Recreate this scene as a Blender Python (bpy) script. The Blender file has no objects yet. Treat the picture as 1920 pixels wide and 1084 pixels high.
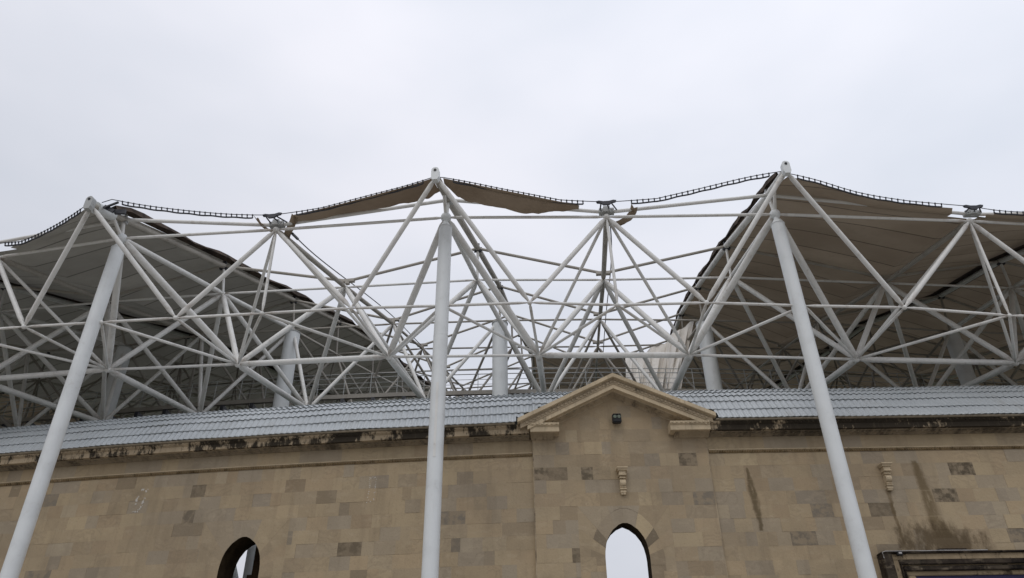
import bpy, bmesh, math, random
from mathutils import Vector, Matrix
random.seed(7)
R = math.radians
sc = bpy.context.scene
COL = sc.collection
EYE = 1.6
PITCH, ROLL, FPX = .568, .01406, 1400.0

def at(px, py, Y):
    """world point seen at pixel (px,py) of the 1920x1084 photo that lies Y metres in front"""
    c, s = math.cos(ROLL), math.sin(ROLL)
    X = (px - 960) / FPX; V = (542 - py) / FPX
    u = X * c + V * s; v = -X * s + V * c
    d = (u, math.cos(PITCH) - v * math.sin(PITCH), math.sin(PITCH) + v * math.cos(PITCH))
    k = Y / d[1]
    return Vector((d[0] * k, Y, d[2] * k + EYE))

# lattice of the canopy: row letter -> bay position (whole = ridge, half = valley, quarter = lower node)
N={
 'P':{-8:(-69.28,40.49,12.9),-7:(-59.27,32.36,12.9),-6:(-49.79,26.24,12.9),-5:(-40.94,21.71,12.9),-4:(-32.67,18.4,12.9),-3:(-24.83,16.04,12.9),-2:(-17.25,14.43,12.76),-1:(-9.69,13.44,12.62),0:(-1.7,13,12.96),1:(6.35,13.12,13.11),2:(15.43,13.87,13),3:(25.46,15.44,12.9),4:(36.55,18.1,12.9),5:(48.85,22.26,12.9),6:(62.31,28.45,12.9)},
 'C':{-8:(-68.52,41.4,12.68),-7.5:(-63.5,37.1,12.57),-7:(-58.59,33.35,12.68),-6.5:(-53.83,30.1,12.57),-6:(-49.21,27.29,12.68),-5.5:(-44.75,24.87,12.57),-5:(-40.44,22.79,12.68),-4.5:(-36.28,21.02,12.57),-4:(-32.24,19.51,12.68),-3.5:(-28.32,18.24,12.57),-3:(-24.47,17.18,12.68),-2.5:(-20.45,16.3,12.45),-2:(-16.98,15.59,12.62),-1.5:(-12.71,15.03,12.33),-1:(-9.5,14.62,12.55),-0.5:(-5.65,14.33,12.53),0:(-1.56,14.19,12.72),0.5:(2.29,14.18,12.66),1:(6.39,14.31,12.77),1.5:(11.22,14.6,12.7),2:(15.4,15.06,12.73),2.5:(20.44,15.73,12.63),3:(25.34,16.63,12.68),3.5:(30.69,17.79,12.57),4:(36.33,19.27,12.68),4.5:(42.27,21.12,12.57),5:(48.5,23.4,12.68),5.5:(55.03,26.18,12.57),6:(61.82,29.54,12.68)},
 'Cu':{-8:(-68.52,41.4,13.1),-7.5:(-63.5,37.1,12.74),-7:(-58.59,33.35,13.1),-6.5:(-53.83,30.1,12.74),-6:(-49.21,27.29,13.1),-5.5:(-44.75,24.87,12.74),-5:(-40.44,22.79,13.1),-4.5:(-36.28,21.02,12.74),-4:(-32.24,19.51,13.1),-3.5:(-28.32,18.24,12.74),-3:(-24.47,17.18,13.1),-2.5:(-20.7,16.3,12.74),-2:(-17.03,15.59,13.12),-1.5:(-13.22,15.03,12.7),-1:(-9.61,14.62,13.13),-0.5:(-5.65,14.33,12.66),0:(-1.52,14.19,13.26),0.5:(2.3,14.18,12.8),1:(6.34,14.31,13.37),1.5:(11.35,14.6,12.91),2:(15.37,15.06,13.24),2.5:(20.5,15.73,12.83),3:(25.34,16.63,13.1),3.5:(30.69,17.79,12.74),4:(36.33,19.27,13.1),4.5:(42.27,21.12,12.74),5:(48.5,23.4,13.1),5.5:(55.03,26.18,12.74),6:(61.82,29.54,13.1)},
 'B':{-8:(-65.75,44.69,13.71),-7.5:(-60.91,40.52,13.62),-7:(-56.17,36.9,13.71),-6.5:(-51.57,33.75,13.62),-6:(-47.11,31.03,13.71),-5.5:(-42.8,28.69,13.62),-5:(-38.63,26.69,13.71),-4.5:(-34.61,24.98,13.62),-4:(-30.71,23.52,13.71),-3.5:(-26.91,22.3,13.62),-3:(-23.2,21.28,13.71),-2.5:(-19.54,20.44,13.62),-2:(-15.91,19.76,13.65),-1.5:(-12.29,19.23,13.61),-1:(-8.65,18.84,13.6),-0.5:(-4.93,18.58,13.6),0:(-1.02,18.45,13.71),0.5:(2.7,18.45,13.65),1:(6.53,18.6,13.77),1.5:(11.2,18.89,13.68),2:(15.28,19.36,13.74),2.5:(20.15,20.02,13.65),3:(24.93,20.9,13.71),3.5:(30.08,22.04,13.62),4:(35.52,23.49,13.71),4.5:(41.24,25.29,13.62),5:(47.25,27.51,13.71),5.5:(53.54,30.21,13.62),6:(60.09,33.47,13.71)},
 'Bu':{-8:(-65.75,44.69,14.56),-7.5:(-60.91,40.52,13.79),-7:(-56.17,36.9,14.56),-6.5:(-51.57,33.75,13.79),-6:(-47.11,31.03,14.56),-5.5:(-42.8,28.69,13.79),-5:(-38.63,26.69,14.56),-4.5:(-34.61,24.98,13.79),-4:(-30.71,23.52,14.56),-3.5:(-26.91,22.3,13.79),-3:(-23.2,21.28,14.56),-2.5:(-19.54,20.44,13.79),-2:(-16,19.76,14.58),-1.5:(-12.27,19.23,13.8),-1:(-8.81,18.84,14.6),-0.5:(-4.89,18.58,13.82),0:(-1.02,18.45,14.85),0.5:(2.71,18.45,13.88),1:(6.56,18.6,14.91),1.5:(11.26,18.89,13.89),2:(15.29,19.36,14.73),2.5:(20.18,20.02,13.84),3:(24.93,20.9,14.56),3.5:(30.08,22.04,13.79),4:(35.52,23.49,14.56),4.5:(41.24,25.29,13.79),5:(47.25,27.51,14.56),5.5:(53.54,30.21,13.79),6:(60.09,33.47,14.56)},
 'D':{-8:(-62.76,48.24,14.93),-7.5:(-58.1,44.23,14.98),-7:(-53.55,40.73,14.93),-6.5:(-49.12,37.7,14.98),-6:(-44.83,35.08,14.93),-5.5:(-40.68,32.83,14.98),-5:(-36.68,30.9,14.93),-4.5:(-32.8,29.26,14.98),-4:(-29.04,27.86,14.93),-3.5:(-25.39,26.69,14.98),-3:(-21.56,25.72,14.89),-2.5:(-18.3,24.92,14.98),-2:(-14.3,24.28,14.85),-1.5:(-11.33,23.78,14.97),-1:(-7.9,23.41,14.92),-0.5:(-4.27,23.17,14.97),0:(-0.45,23.06,14.99),0.5:(3.12,23.08,14.99),1:(6.83,23.24,14.98),1.5:(11.07,23.54,14.98),2:(16.01,24,14.82),2.5:(19.78,24.66,14.98),3:(24.82,25.53,14.88),3.5:(29.43,26.64,14.98),4:(34.65,28.06,14.93),4.5:(40.14,29.81,14.98),5:(45.9,31.96,14.93),5.5:(51.93,34.57,14.98),6:(58.2,37.72,14.93)},
 'Du':{-8:(-62.76,48.24,16.03),-7.5:(-58.1,44.23,15.15),-7:(-53.55,40.73,16.03),-6.5:(-49.12,37.7,15.15),-6:(-44.83,35.08,16.03),-5.5:(-40.68,32.83,15.15),-5:(-36.68,30.9,16.03),-4.5:(-32.8,29.26,15.15),-4:(-29.04,27.86,16.03),-3.5:(-25.39,26.69,15.15),-3:(-21.81,25.72,16.03),-2.5:(-18.3,24.92,15.15),-2:(-14.93,24.28,16.11),-1.5:(-11.33,23.78,15.14),-1:(-8.06,23.41,16.18),-0.5:(-4.27,23.17,15.14),0:(-0.45,23.06,16.44),0.5:(3.12,23.08,15.21),1:(6.85,23.24,16.41),1.5:(11.07,23.54,15.18),2:(16.15,24,16.34),2.5:(19.78,24.66,15.15),3:(24.89,25.53,16.19),3.5:(29.43,26.64,15.15),4:(34.65,28.06,16.03),4.5:(40.14,29.81,15.15),5:(45.9,31.96,16.03),5.5:(51.93,34.57,15.15),6:(58.2,37.72,16.03)},
 'E':{-8:(-60.28,51.2,15.99),-7.5:(-55.78,47.31,15.96),-7:(-51.38,43.92,15.99),-6.5:(-47.09,40.98,15.96),-6:(-42.94,38.44,15.99),-5.5:(-38.93,36.26,15.96),-5:(-35.05,34.4,15.99),-4.5:(-31.3,32.81,15.96),-4:(-27.67,31.47,15.99),-3.5:(-24.13,30.34,15.96),-3:(-20.67,29.4,15.99),-2.5:(-17.26,28.63,15.96),-2:(-13.94,28.02,15.95),-1.5:(-10.52,27.55,15.98),-1:(-7.24,27.2,15.91),-0.5:(-3.69,26.99,15.99),0:(-0.01,26.89,15.95),0.5:(3.46,26.92,15.94),1:(7.06,27.09,16.09),1.5:(11.15,27.39,15.95),2:(15.17,27.86,16.04),2.5:(19.57,28.51,15.96),3:(24.1,29.36,15.99),3.5:(28.88,30.46,15.96),4:(33.92,31.84,15.99),4.5:(39.22,33.55,15.96),5:(44.78,35.65,15.99),5.5:(50.6,38.19,15.96),6:(56.64,41.24,15.99)},
 'Eu':{-8:(-60.28,51.2,17.19),-7.5:(-55.78,47.31,16.13),-7:(-51.38,43.92,17.19),-6.5:(-47.09,40.98,16.13),-6:(-42.94,38.44,17.19),-5.5:(-38.93,36.26,16.13),-5:(-35.05,34.4,17.19),-4.5:(-31.3,32.81,16.13),-4:(-27.67,31.47,17.19),-3.5:(-24.13,30.34,16.13),-3:(-20.67,29.4,17.19),-2.5:(-17.26,28.63,16.13),-2:(-13.98,28.02,17.31),-1.5:(-10.53,27.55,16.15),-1:(-7.32,27.2,17.43),-0.5:(-3.7,26.99,16.16),0:(-0.04,26.89,17.49),0.5:(3.48,26.92,16.14),1:(7.1,27.09,17.54),1.5:(11.16,27.39,16.14),2:(15.19,27.86,17.37),2.5:(19.57,28.51,16.13),3:(24.1,29.36,17.19),3.5:(28.88,30.46,16.13),4:(33.92,31.84,17.19),4.5:(39.22,33.55,16.13),5:(44.78,35.65,17.19),5.5:(50.6,38.19,16.13),6:(56.64,41.24,17.19)},
 'F':{-8:(-57.82,54.12,16.88),-7.5:(-53.48,50.35,16.87),-7:(-49.22,47.07,16.88),-6.5:(-45.08,44.23,16.87),-6:(-41.07,41.77,16.88),-5.5:(-37.19,39.66,16.87),-5:(-33.44,37.86,16.88),-4.5:(-29.82,36.33,16.87),-4:(-26.3,35.03,16.88),-3.5:(-22.88,33.94,16.87),-3:(-19.53,33.04,16.88),-2.5:(-16.24,32.31,16.87),-2:(-12.99,31.73,16.87),-1.5:(-9.71,31.28,16.87),-1:(-6.47,30.96,16.87),-0.5:(-3.11,30.76,16.87),0:(0.46,30.68,16.9),0.5:(3.8,30.73,16.87),1:(7.52,30.9,16.89),1.5:(11.22,31.21,16.87),2:(15.19,31.68,16.88),2.5:(19.35,32.32,16.87),3:(23.73,33.16,16.88),3.5:(28.35,34.24,16.87),4:(33.2,35.59,16.88),4.5:(38.31,37.26,16.87),5:(43.67,39.3,16.88),5.5:(49.27,41.77,16.87),6:(55.1,44.73,16.88)},
 'Fu':{-8:(-57.82,54.12,18.13),-7.5:(-53.48,50.35,17.04),-7:(-49.22,47.07,18.13),-6.5:(-45.08,44.23,17.04),-6:(-41.07,41.77,18.13),-5.5:(-37.19,39.66,17.04),-5:(-33.44,37.86,18.13),-4.5:(-29.82,36.33,17.04),-4:(-26.3,35.03,18.13),-3.5:(-22.88,33.94,17.04),-3:(-19.53,33.04,18.13),-2.5:(-16.24,32.31,17.04),-2:(-13.04,31.73,18.29),-1.5:(-9.71,31.28,17.04),-1:(-6.57,30.96,18.46),-0.5:(-3.1,30.76,17.04),0:(0.37,30.68,18.65),0.5:(3.81,30.73,17.04),1:(7.48,30.9,18.39),1.5:(11.23,31.21,17.04),2:(15.19,31.68,18.13),2.5:(19.35,32.32,17.04),3:(23.73,33.16,18.13),3.5:(28.35,34.24,17.04),4:(33.2,35.59,18.13),4.5:(38.31,37.26,17.04),5:(43.67,39.3,18.13),5.5:(49.27,41.77,17.04),6:(55.1,44.73,18.13)},
 'G':{-8:(-55.38,57.01,17.7),-7.5:(-51.19,53.37,17.7),-7:(-47.09,50.2,17.7),-6.5:(-43.09,47.45,17.7),-6:(-39.22,45.07,17.7),-5.5:(-35.47,43.03,17.7),-5:(-31.85,41.29,17.7),-4.5:(-28.35,39.81,17.7),-4:(-24.95,38.56,17.7),-3.5:(-21.64,37.52,17.7),-3:(-18.4,36.66,17.7),-2.5:(-15.22,35.96,17.7),-2:(-12.02,35.4,17.77),-1.5:(-8.91,34.98,17.7),-1:(-5.66,34.68,17.84),-0.5:(-2.53,34.5,17.7),0:(0.96,34.44,17.92),0.5:(4.15,34.49,17.7),1:(7.75,34.68,17.81),1.5:(11.31,34.99,17.7),2:(15.13,35.46,17.7),2.5:(19.14,36.1,17.7),3:(23.37,36.93,17.7),3.5:(27.81,37.99,17.7),4:(32.49,39.31,17.7),4.5:(37.41,40.94,17.7),5:(42.57,42.92,17.7),5.5:(47.96,45.32,17.7),6:(53.57,48.19,17.7)},
 'Gu':{-8:(-55.38,57.01,18.95),-7.5:(-51.19,53.37,17.87),-7:(-47.09,50.2,18.95),-6.5:(-43.09,47.45,17.87),-6:(-39.22,45.07,18.95),-5.5:(-35.47,43.03,17.87),-5:(-31.85,41.29,18.95),-4.5:(-28.35,39.81,17.87),-4:(-24.95,38.56,18.95),-3.5:(-21.64,37.52,17.87),-3:(-18.4,36.66,18.95),-2.5:(-15.22,35.96,17.87),-2:(-12.07,35.4,18.97),-1.5:(-8.91,34.98,17.87),-1:(-5.76,34.68,18.99),-0.5:(-2.53,34.5,17.87),0:(1,34.44,19.44),0.5:(4.15,34.49,17.87),1:(7.77,34.68,19.19),1.5:(11.31,34.99,17.87),2:(15.13,35.46,18.95),2.5:(19.14,36.1,17.87),3:(23.37,36.93,18.95),3.5:(27.81,37.99,17.87),4:(32.49,39.31,18.95),4.5:(37.41,40.94,17.87),5:(42.57,42.92,18.95),5.5:(47.96,45.32,17.87),6:(53.57,48.19,18.95)},
 'H':{-8:(-52.94,59.92,18.5),-7.5:(-48.9,56.4,18.5),-7:(-44.95,53.33,18.5),-6.5:(-41.09,50.68,18.5),-6:(-37.36,48.39,18.5),-5.5:(-33.74,46.42,18.5),-5:(-30.25,44.74,18.5),-4.5:(-26.87,43.31,18.5),-4:(-23.59,42.11,18.5),-3.5:(-20.4,41.11,18.5),-3:(-17.27,40.29,18.5),-2.5:(-14.2,39.62,18.5),-2:(-11.16,39.09,18.5),-1.5:(-8.12,38.69,18.5),-1:(-5.06,38.42,18.5),-0.5:(-1.95,38.26,18.5),0:(1.22,38.21,18.5),0.5:(4.48,38.28,18.5),1:(7.86,38.47,18.5),1.5:(11.39,38.79,18.5),2:(15.07,39.26,18.5),2.5:(18.93,39.89,18.5),3:(23,40.71,18.5),3.5:(27.28,41.75,18.5),4:(31.78,43.04,18.5),4.5:(36.51,44.63,18.5),5:(41.47,46.56,18.5),5.5:(46.65,48.88,18.5),6:(52.03,51.67,18.5)},
 'Hu':{-8:(-52.94,59.92,19.75),-7.5:(-48.9,56.4,18.67),-7:(-44.95,53.33,19.75),-6.5:(-41.09,50.68,18.67),-6:(-37.36,48.39,19.75),-5.5:(-33.74,46.42,18.67),-5:(-30.25,44.74,19.75),-4.5:(-26.87,43.31,18.67),-4:(-23.59,42.11,19.75),-3.5:(-20.4,41.11,18.67),-3:(-17.27,40.29,19.75),-2.5:(-14.2,39.62,18.67),-2:(-11.16,39.09,19.75),-1.5:(-8.12,38.69,18.67),-1:(-5.06,38.42,19.75),-0.5:(-1.95,38.26,18.67),0:(1.22,38.21,19.75),0.5:(4.48,38.28,18.67),1:(7.86,38.47,19.75),1.5:(11.39,38.79,18.67),2:(15.07,39.26,19.75),2.5:(18.93,39.89,18.67),3:(23,40.71,19.75),3.5:(27.28,41.75,18.67),4:(31.78,43.04,19.75),4.5:(36.51,44.63,18.67),5:(41.47,46.56,19.75),5.5:(46.65,48.88,18.67),6:(52.03,51.67,19.75)},
 'M':{-8:(-68.52,41.4,10.17),-7.5:(-63.5,37.1,10.17),-7:(-58.59,33.35,10.17),-6.5:(-53.83,30.1,10.17),-6:(-49.21,27.29,10.17),-5.5:(-44.75,24.87,10.17),-5:(-40.44,22.79,10.17),-4.5:(-36.28,21.02,10.17),-4:(-32.24,19.51,10.17),-3.5:(-28.32,18.24,10.17),-3:(-24.47,17.18,10.17),-2.5:(-20.7,16.3,10.17),-2:(-16.87,15.59,10.19),-1.5:(-13.09,15.03,10.2),-1:(-9.33,14.62,10.19),-0.5:(-5.6,14.33,10.19),0:(-1.56,14.19,10.24),0.5:(2.34,14.18,10.19),1:(6.52,14.31,10.18),1.5:(11.21,14.6,10.02),2:(15.7,15.06,10.05),2.5:(20.43,15.73,10.09),3:(25.34,16.63,10.17),3.5:(30.69,17.79,10.17),4:(36.33,19.27,10.17),4.5:(42.27,21.12,10.17),5:(48.5,23.4,10.17),5.5:(55.03,26.18,10.17),6:(61.82,29.54,10.17),-7.75:(-66,39.18,10.17),-7.25:(-61.03,35.16,10.17),-6.75:(-56.19,31.66,10.17),-6.25:(-51.5,28.64,10.17),-5.75:(-46.96,26.03,10.17),-5.25:(-42.58,23.79,10.17),-4.75:(-38.34,21.87,10.17),-4.25:(-34.24,20.23,10.17),-3.75:(-30.27,18.85,10.17),-3.25:(-26.39,17.69,10.17),-2.75:(-22.58,16.72,10.17),-2.25:(-18.75,15.93,10.19),-1.75:(-14.98,15.3,10.2),-1.25:(-11.2,14.81,10.21),-0.75:(-7.58,14.46,10.18),-0.25:(-3.59,14.24,10.24),0.25:(0.39,14.16,10.27),0.75:(4.33,14.22,10.24),1.25:(8.81,14.43,10.17),1.75:(13.43,14.81,10.04),2.25:(18.04,15.37,10.07),2.75:(22.78,16.15,10.17),3.25:(27.98,17.17,10.17),3.75:(33.47,18.49,10.17),4.25:(39.26,20.15,10.17),4.75:(45.35,22.2,10.17),5.25:(51.73,24.72,10.17),5.75:(58.4,27.78,10.17)},
 'L1':{-7.75:(-64.18,41.45,10.46),-7.25:(-59.33,37.52,10.46),-6.75:(-54.6,34.11,10.46),-6.25:(-50.02,31.15,10.46),-5.75:(-45.58,28.6,10.46),-5.25:(-41.3,26.41,10.46),-4.75:(-37.16,24.53,10.46),-4.25:(-33.16,22.94,10.46),-3.75:(-29.27,21.59,10.46),-3.25:(-25.48,20.46,10.46),-2.75:(-21.76,19.52,10.46),-2.25:(-18.05,18.75,10.5),-1.75:(-14.38,18.13,10.51),-1.25:(-10.69,17.67,10.53),-0.75:(-7.14,17.33,10.46),-0.25:(-3.21,17.13,10.51),0.25:(0.66,17.06,10.46),0.75:(4.54,17.13,10.44),1.25:(8.89,17.34,10.36),1.75:(13.23,17.72,10.38),2.25:(17.79,18.28,10.41),2.75:(22.55,19.05,10.46),3.25:(27.64,20.07,10.46),3.75:(32.99,21.36,10.46),4.25:(38.64,22.99,10.46),4.75:(44.58,25.01,10.46),5.25:(50.8,27.49,10.46),5.75:(57.3,30.48,10.46)},
 'L2':{-7.75:(-61.23,45.15,11.18),-7.25:(-56.57,41.36,11.18),-6.75:(-52.03,38.07,11.18),-6.25:(-47.62,35.22,11.18),-5.75:(-43.35,32.77,11.18),-5.25:(-39.23,30.66,11.18),-4.75:(-35.25,28.86,11.18),-4.25:(-31.39,27.32,11.18),-3.75:(-27.65,26.03,11.18),-3.25:(-23.79,24.95,11.13),-2.75:(-20.1,24.05,11.11),-2.25:(-16.46,23.32,11.09),-1.75:(-13.4,22.74,11.16),-1.25:(-10.08,22.3,11.15),-0.75:(-6.54,21.99,11.19),-0.25:(-2.76,21.81,11.27),0.25:(1,21.76,11.25),0.75:(4.89,21.84,11.22),1.25:(8.97,22.07,11.18),1.75:(13.17,22.45,11.18),2.25:(17.57,23.01,11.18),2.75:(22.2,23.77,11.18),3.25:(27.07,24.76,11.18),3.75:(32.22,26.03,11.18),4.25:(37.63,27.61,11.18),4.75:(43.33,29.57,11.18),5.25:(49.3,31.97,11.18),5.75:(55.53,34.87,11.18)},
 'L3':{-7.75:(-58.95,48.01,12.1),-7.25:(-54.44,44.33,12.1),-6.75:(-50.04,41.14,12.1),-6.25:(-45.76,38.37,12.1),-5.75:(-41.63,35.99,12.1),-5.25:(-37.63,33.95,12.1),-4.75:(-33.77,32.2,12.1),-4.25:(-30.03,30.72,12.1),-3.75:(-26.4,29.47,12.1),-3.25:(-22.86,28.42,12.1),-2.75:(-19.38,27.56,12.1),-2.25:(-15.95,26.86,12.1),-1.75:(-12.54,26.31,12.1),-1.25:(-9.12,25.89,12.1),-0.75:(-5.66,25.6,12.1),-0.25:(-2.13,25.44,12.1),0.25:(1.49,25.4,12.1),0.75:(5.23,25.49,12.1),1.25:(9.11,25.72,12.1),1.75:(13.18,26.11,12.1),2.25:(17.44,26.66,12.1),2.75:(21.92,27.41,12.1),3.25:(26.64,28.39,12.1),3.75:(31.62,29.64,12.1),4.25:(36.86,31.19,12.1),4.75:(42.36,33.1,12.1),5.25:(48.14,35.44,12.1),5.75:(54.15,38.26,12.1)},
 'L4':{-7.75:(-56.65,50.91,12.9),-7.25:(-52.28,47.34,12.9),-6.75:(-48.02,44.24,12.9),-6.25:(-43.88,41.56,12.9),-5.75:(-39.88,39.25,12.9),-5.25:(-36.01,37.27,12.9),-4.75:(-32.27,35.58,12.9),-4.25:(-28.65,34.15,12.9),-3.75:(-25.13,32.94,12.9),-3.25:(-21.7,31.94,12.9),-2.75:(-18.34,31.11,12.9),-2.25:(-15.01,30.44,12.9),-1.75:(-11.71,29.91,12.9),-1.25:(-8.39,29.52,12.9),-0.75:(-5.04,29.25,12.9),-0.25:(-1.63,29.1,12.9),0.25:(1.87,29.08,12.9),0.75:(5.49,29.18,12.9),1.25:(9.26,29.42,12.9),1.75:(13.18,29.81,12.9),2.25:(17.3,30.36,12.9),2.75:(21.64,31.1,12.9),3.25:(26.2,32.07,12.9),3.75:(31.01,33.29,12.9),4.25:(36.07,34.81,12.9),4.75:(41.39,36.67,12.9),5.25:(46.96,38.95,12.9),5.75:(52.77,41.69,12.9)},
 'L5':{-7.75:(-54.34,53.8,13.7),-7.25:(-50.12,50.35,13.7),-6.75:(-46,47.34,13.7),-6.25:(-42,44.75,13.7),-5.75:(-38.13,42.52,13.7),-5.25:(-34.39,40.6,13.7),-4.75:(-30.77,38.97,13.7),-4.25:(-27.27,37.58,13.7),-3.75:(-23.87,36.42,13.7),-3.25:(-20.55,35.45,13.7),-2.75:(-17.29,34.66,13.7),-2.25:(-14.07,34.02,13.7),-1.75:(-10.87,33.52,13.7),-1.25:(-7.67,33.15,13.7),-0.75:(-4.43,32.9,13.7),-0.25:(-1.12,32.77,13.7),0.25:(2.26,32.76,13.7),0.75:(5.76,32.87,13.7),1.25:(9.4,33.12,13.7),1.75:(13.19,33.51,13.7),2.25:(17.17,34.06,13.7),2.75:(21.36,34.79,13.7),3.25:(25.76,35.74,13.7),3.75:(30.4,36.94,13.7),4.25:(35.28,38.42,13.7),4.75:(40.41,40.24,13.7),5.25:(45.78,42.45,13.7),5.75:(51.38,45.12,13.7)},
 'L6':{-7.75:(-52.03,56.69,14.5),-7.25:(-47.96,53.35,14.5),-6.75:(-43.99,50.45,14.5),-6.25:(-40.13,47.94,14.5),-5.75:(-36.39,45.78,14.5),-5.25:(-32.77,43.93,14.5),-4.75:(-29.27,42.35,14.5),-4.25:(-25.89,41.02,14.5),-3.75:(-22.6,39.9,14.5),-3.25:(-19.39,38.97,14.5),-2.75:(-16.24,38.21,14.5),-2.25:(-13.13,37.6,14.5),-1.75:(-10.04,37.12,14.5),-1.25:(-6.94,36.77,14.5),-0.75:(-3.81,36.55,14.5),-0.25:(-0.62,36.44,14.5),0.25:(2.65,36.44,14.5),0.75:(6.03,36.56,14.5),1.25:(9.54,36.82,14.5),1.75:(13.2,37.21,14.5),2.25:(17.04,37.76,14.5),2.75:(21.08,38.48,14.5),3.25:(25.32,39.41,14.5),3.75:(29.79,40.59,14.5),4.25:(34.5,42.04,14.5),4.75:(39.44,43.81,14.5),5.25:(44.6,45.96,14.5),5.75:(49.99,48.55,14.5)},
}
N = {r: {j: Vector(p) for j, p in v.items()} for r, v in N.items()}
OFF = {'C': 0, 'B': 4.29, 'D': 8.94, 'E': 12.8, 'F': 16.62, 'G': 20.4, 'H': 24.2}

# ------------------------------------------------------------------ scene helpers
def link(o):
    COL.objects.link(o); return o

def thing(name, label, cat, loc=(0, 0, 0), group=None):
    o = link(bpy.data.objects.new(name, None)); o.location = loc; o.empty_display_size = .3
    o['label'] = label; o['category'] = cat; o['kind'] = 'thing'
    if group: o['group'] = group
    return o

def obj(name, bm, mat, parent=None, smooth=False, label=None):
    me = bpy.data.meshes.new(name); bm.to_mesh(me); bm.free()
    for m in (mat if isinstance(mat, (list, tuple)) else [mat]): me.materials.append(m)
    if smooth:
        for p in me.polygons: p.use_smooth = True
        me.set_sharp_from_angle(angle=R(42))
    o = link(bpy.data.objects.new(name, me))
    if parent is not None:
        o.parent = parent; o.matrix_parent_inverse = Matrix.Translation(parent.location).inverted()
    if label: o['label'] = label
    return o

def tag(o, label, cat, group=None):
    o['label'] = label; o['category'] = cat; o['kind'] = 'thing'
    if group: o['group'] = group
    return o

def structure(o): o['kind'] = 'structure'; return o

def frame_axes(d):
    d = d.normalized(); up = Vector((0, 0, 1)) if abs(d.z) < .95 else Vector((1, 0, 0))
    a = d.cross(up).normalized(); return a, a.cross(d).normalized()

def sweep(bm, pts, rad, n=10, caps=True):
    pts = [Vector(p) for p in pts]; rings = []
    for i, p in enumerate(pts):
        d = pts[min(i + 1, len(pts) - 1)] - pts[max(i - 1, 0)]
        a, b = frame_axes(d); r = rad[i] if isinstance(rad, (list, tuple)) else rad
        rings.append([bm.verts.new(p + r * (math.cos(t) * a + math.sin(t) * b)) for t in [2 * math.pi * k / n for k in range(n)]])
    for A, B in zip(rings, rings[1:]):
        for k in range(n): bm.faces.new((A[k], A[(k + 1) % n], B[(k + 1) % n], B[k]))
    if caps: bm.faces.new(rings[0][::-1]); bm.faces.new(rings[-1])
    return bm

def tube(bm, a, b, r, n=12, gap=.07, taper=True):
    a = Vector(a); b = Vector(b); d = (b - a); L = d.length; d.normalize()
    if not taper or L < .9: return sweep(bm, [a, b], r, n)
    c = min(.16, L * .12)
    ps = [a + d * gap * .4, a + d * gap, a + d * (gap + c), b - d * (gap + c), b - d * gap, b - d * gap * .4]
    q = min(.45, L * .2); i = len(bm.verts); ly = bm.verts.layers.float.get('end') or bm.verts.layers.float.new('end')
    ps[3:3] = [a + d * (gap + c + q), b - d * (gap + c + q)]
    sweep(bm, ps, [r * .42, r * .5, r, r, r, r, r * .5, r * .42], n); bm.verts.ensure_lookup_table()
    for k, e in enumerate((1, 1, .85, 0, 0, .85, 1, 1)):
        for m in range(n): bm.verts[i + k * n + m][ly] = e
    return bm

def ball(bm, c, r, n=12, sc_=(1, 1, 1)):
    m = Matrix.Translation(c) @ Matrix.Diagonal((*sc_, 1))
    bmesh.ops.create_uvsphere(bm, u_segments=n, v_segments=max(6, n // 2 + 2), radius=r, matrix=m); return bm

def box(bm, c, size, rot=None):
    m = Matrix.Translation(c) @ (rot.to_4x4() if rot else Matrix.Identity(4)) @ Matrix.Diagonal((*size, 1))
    bmesh.ops.create_cube(bm, size=1, matrix=m); return bm

def bbox(bm, x0, x1, y0, y1, z0, z1):
    return box(bm, ((x0 + x1) / 2, (y0 + y1) / 2, (z0 + z1) / 2), (x1 - x0, y1 - y0, z1 - z0))

def lathe(bm, c, prof, n=32):
    rings = [[bm.verts.new((c[0] + r * math.cos(2 * math.pi * k / n), c[1] + r * math.sin(2 * math.pi * k / n), z)) for k in range(n)] for r, z in prof]
    for A, B in zip(rings, rings[1:]):
        for k in range(n): bm.faces.new((A[k], A[(k + 1) % n], B[(k + 1) % n], B[k]))
    bm.faces.new(rings[0][::-1]); bm.faces.new(rings[-1]); return bm

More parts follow.
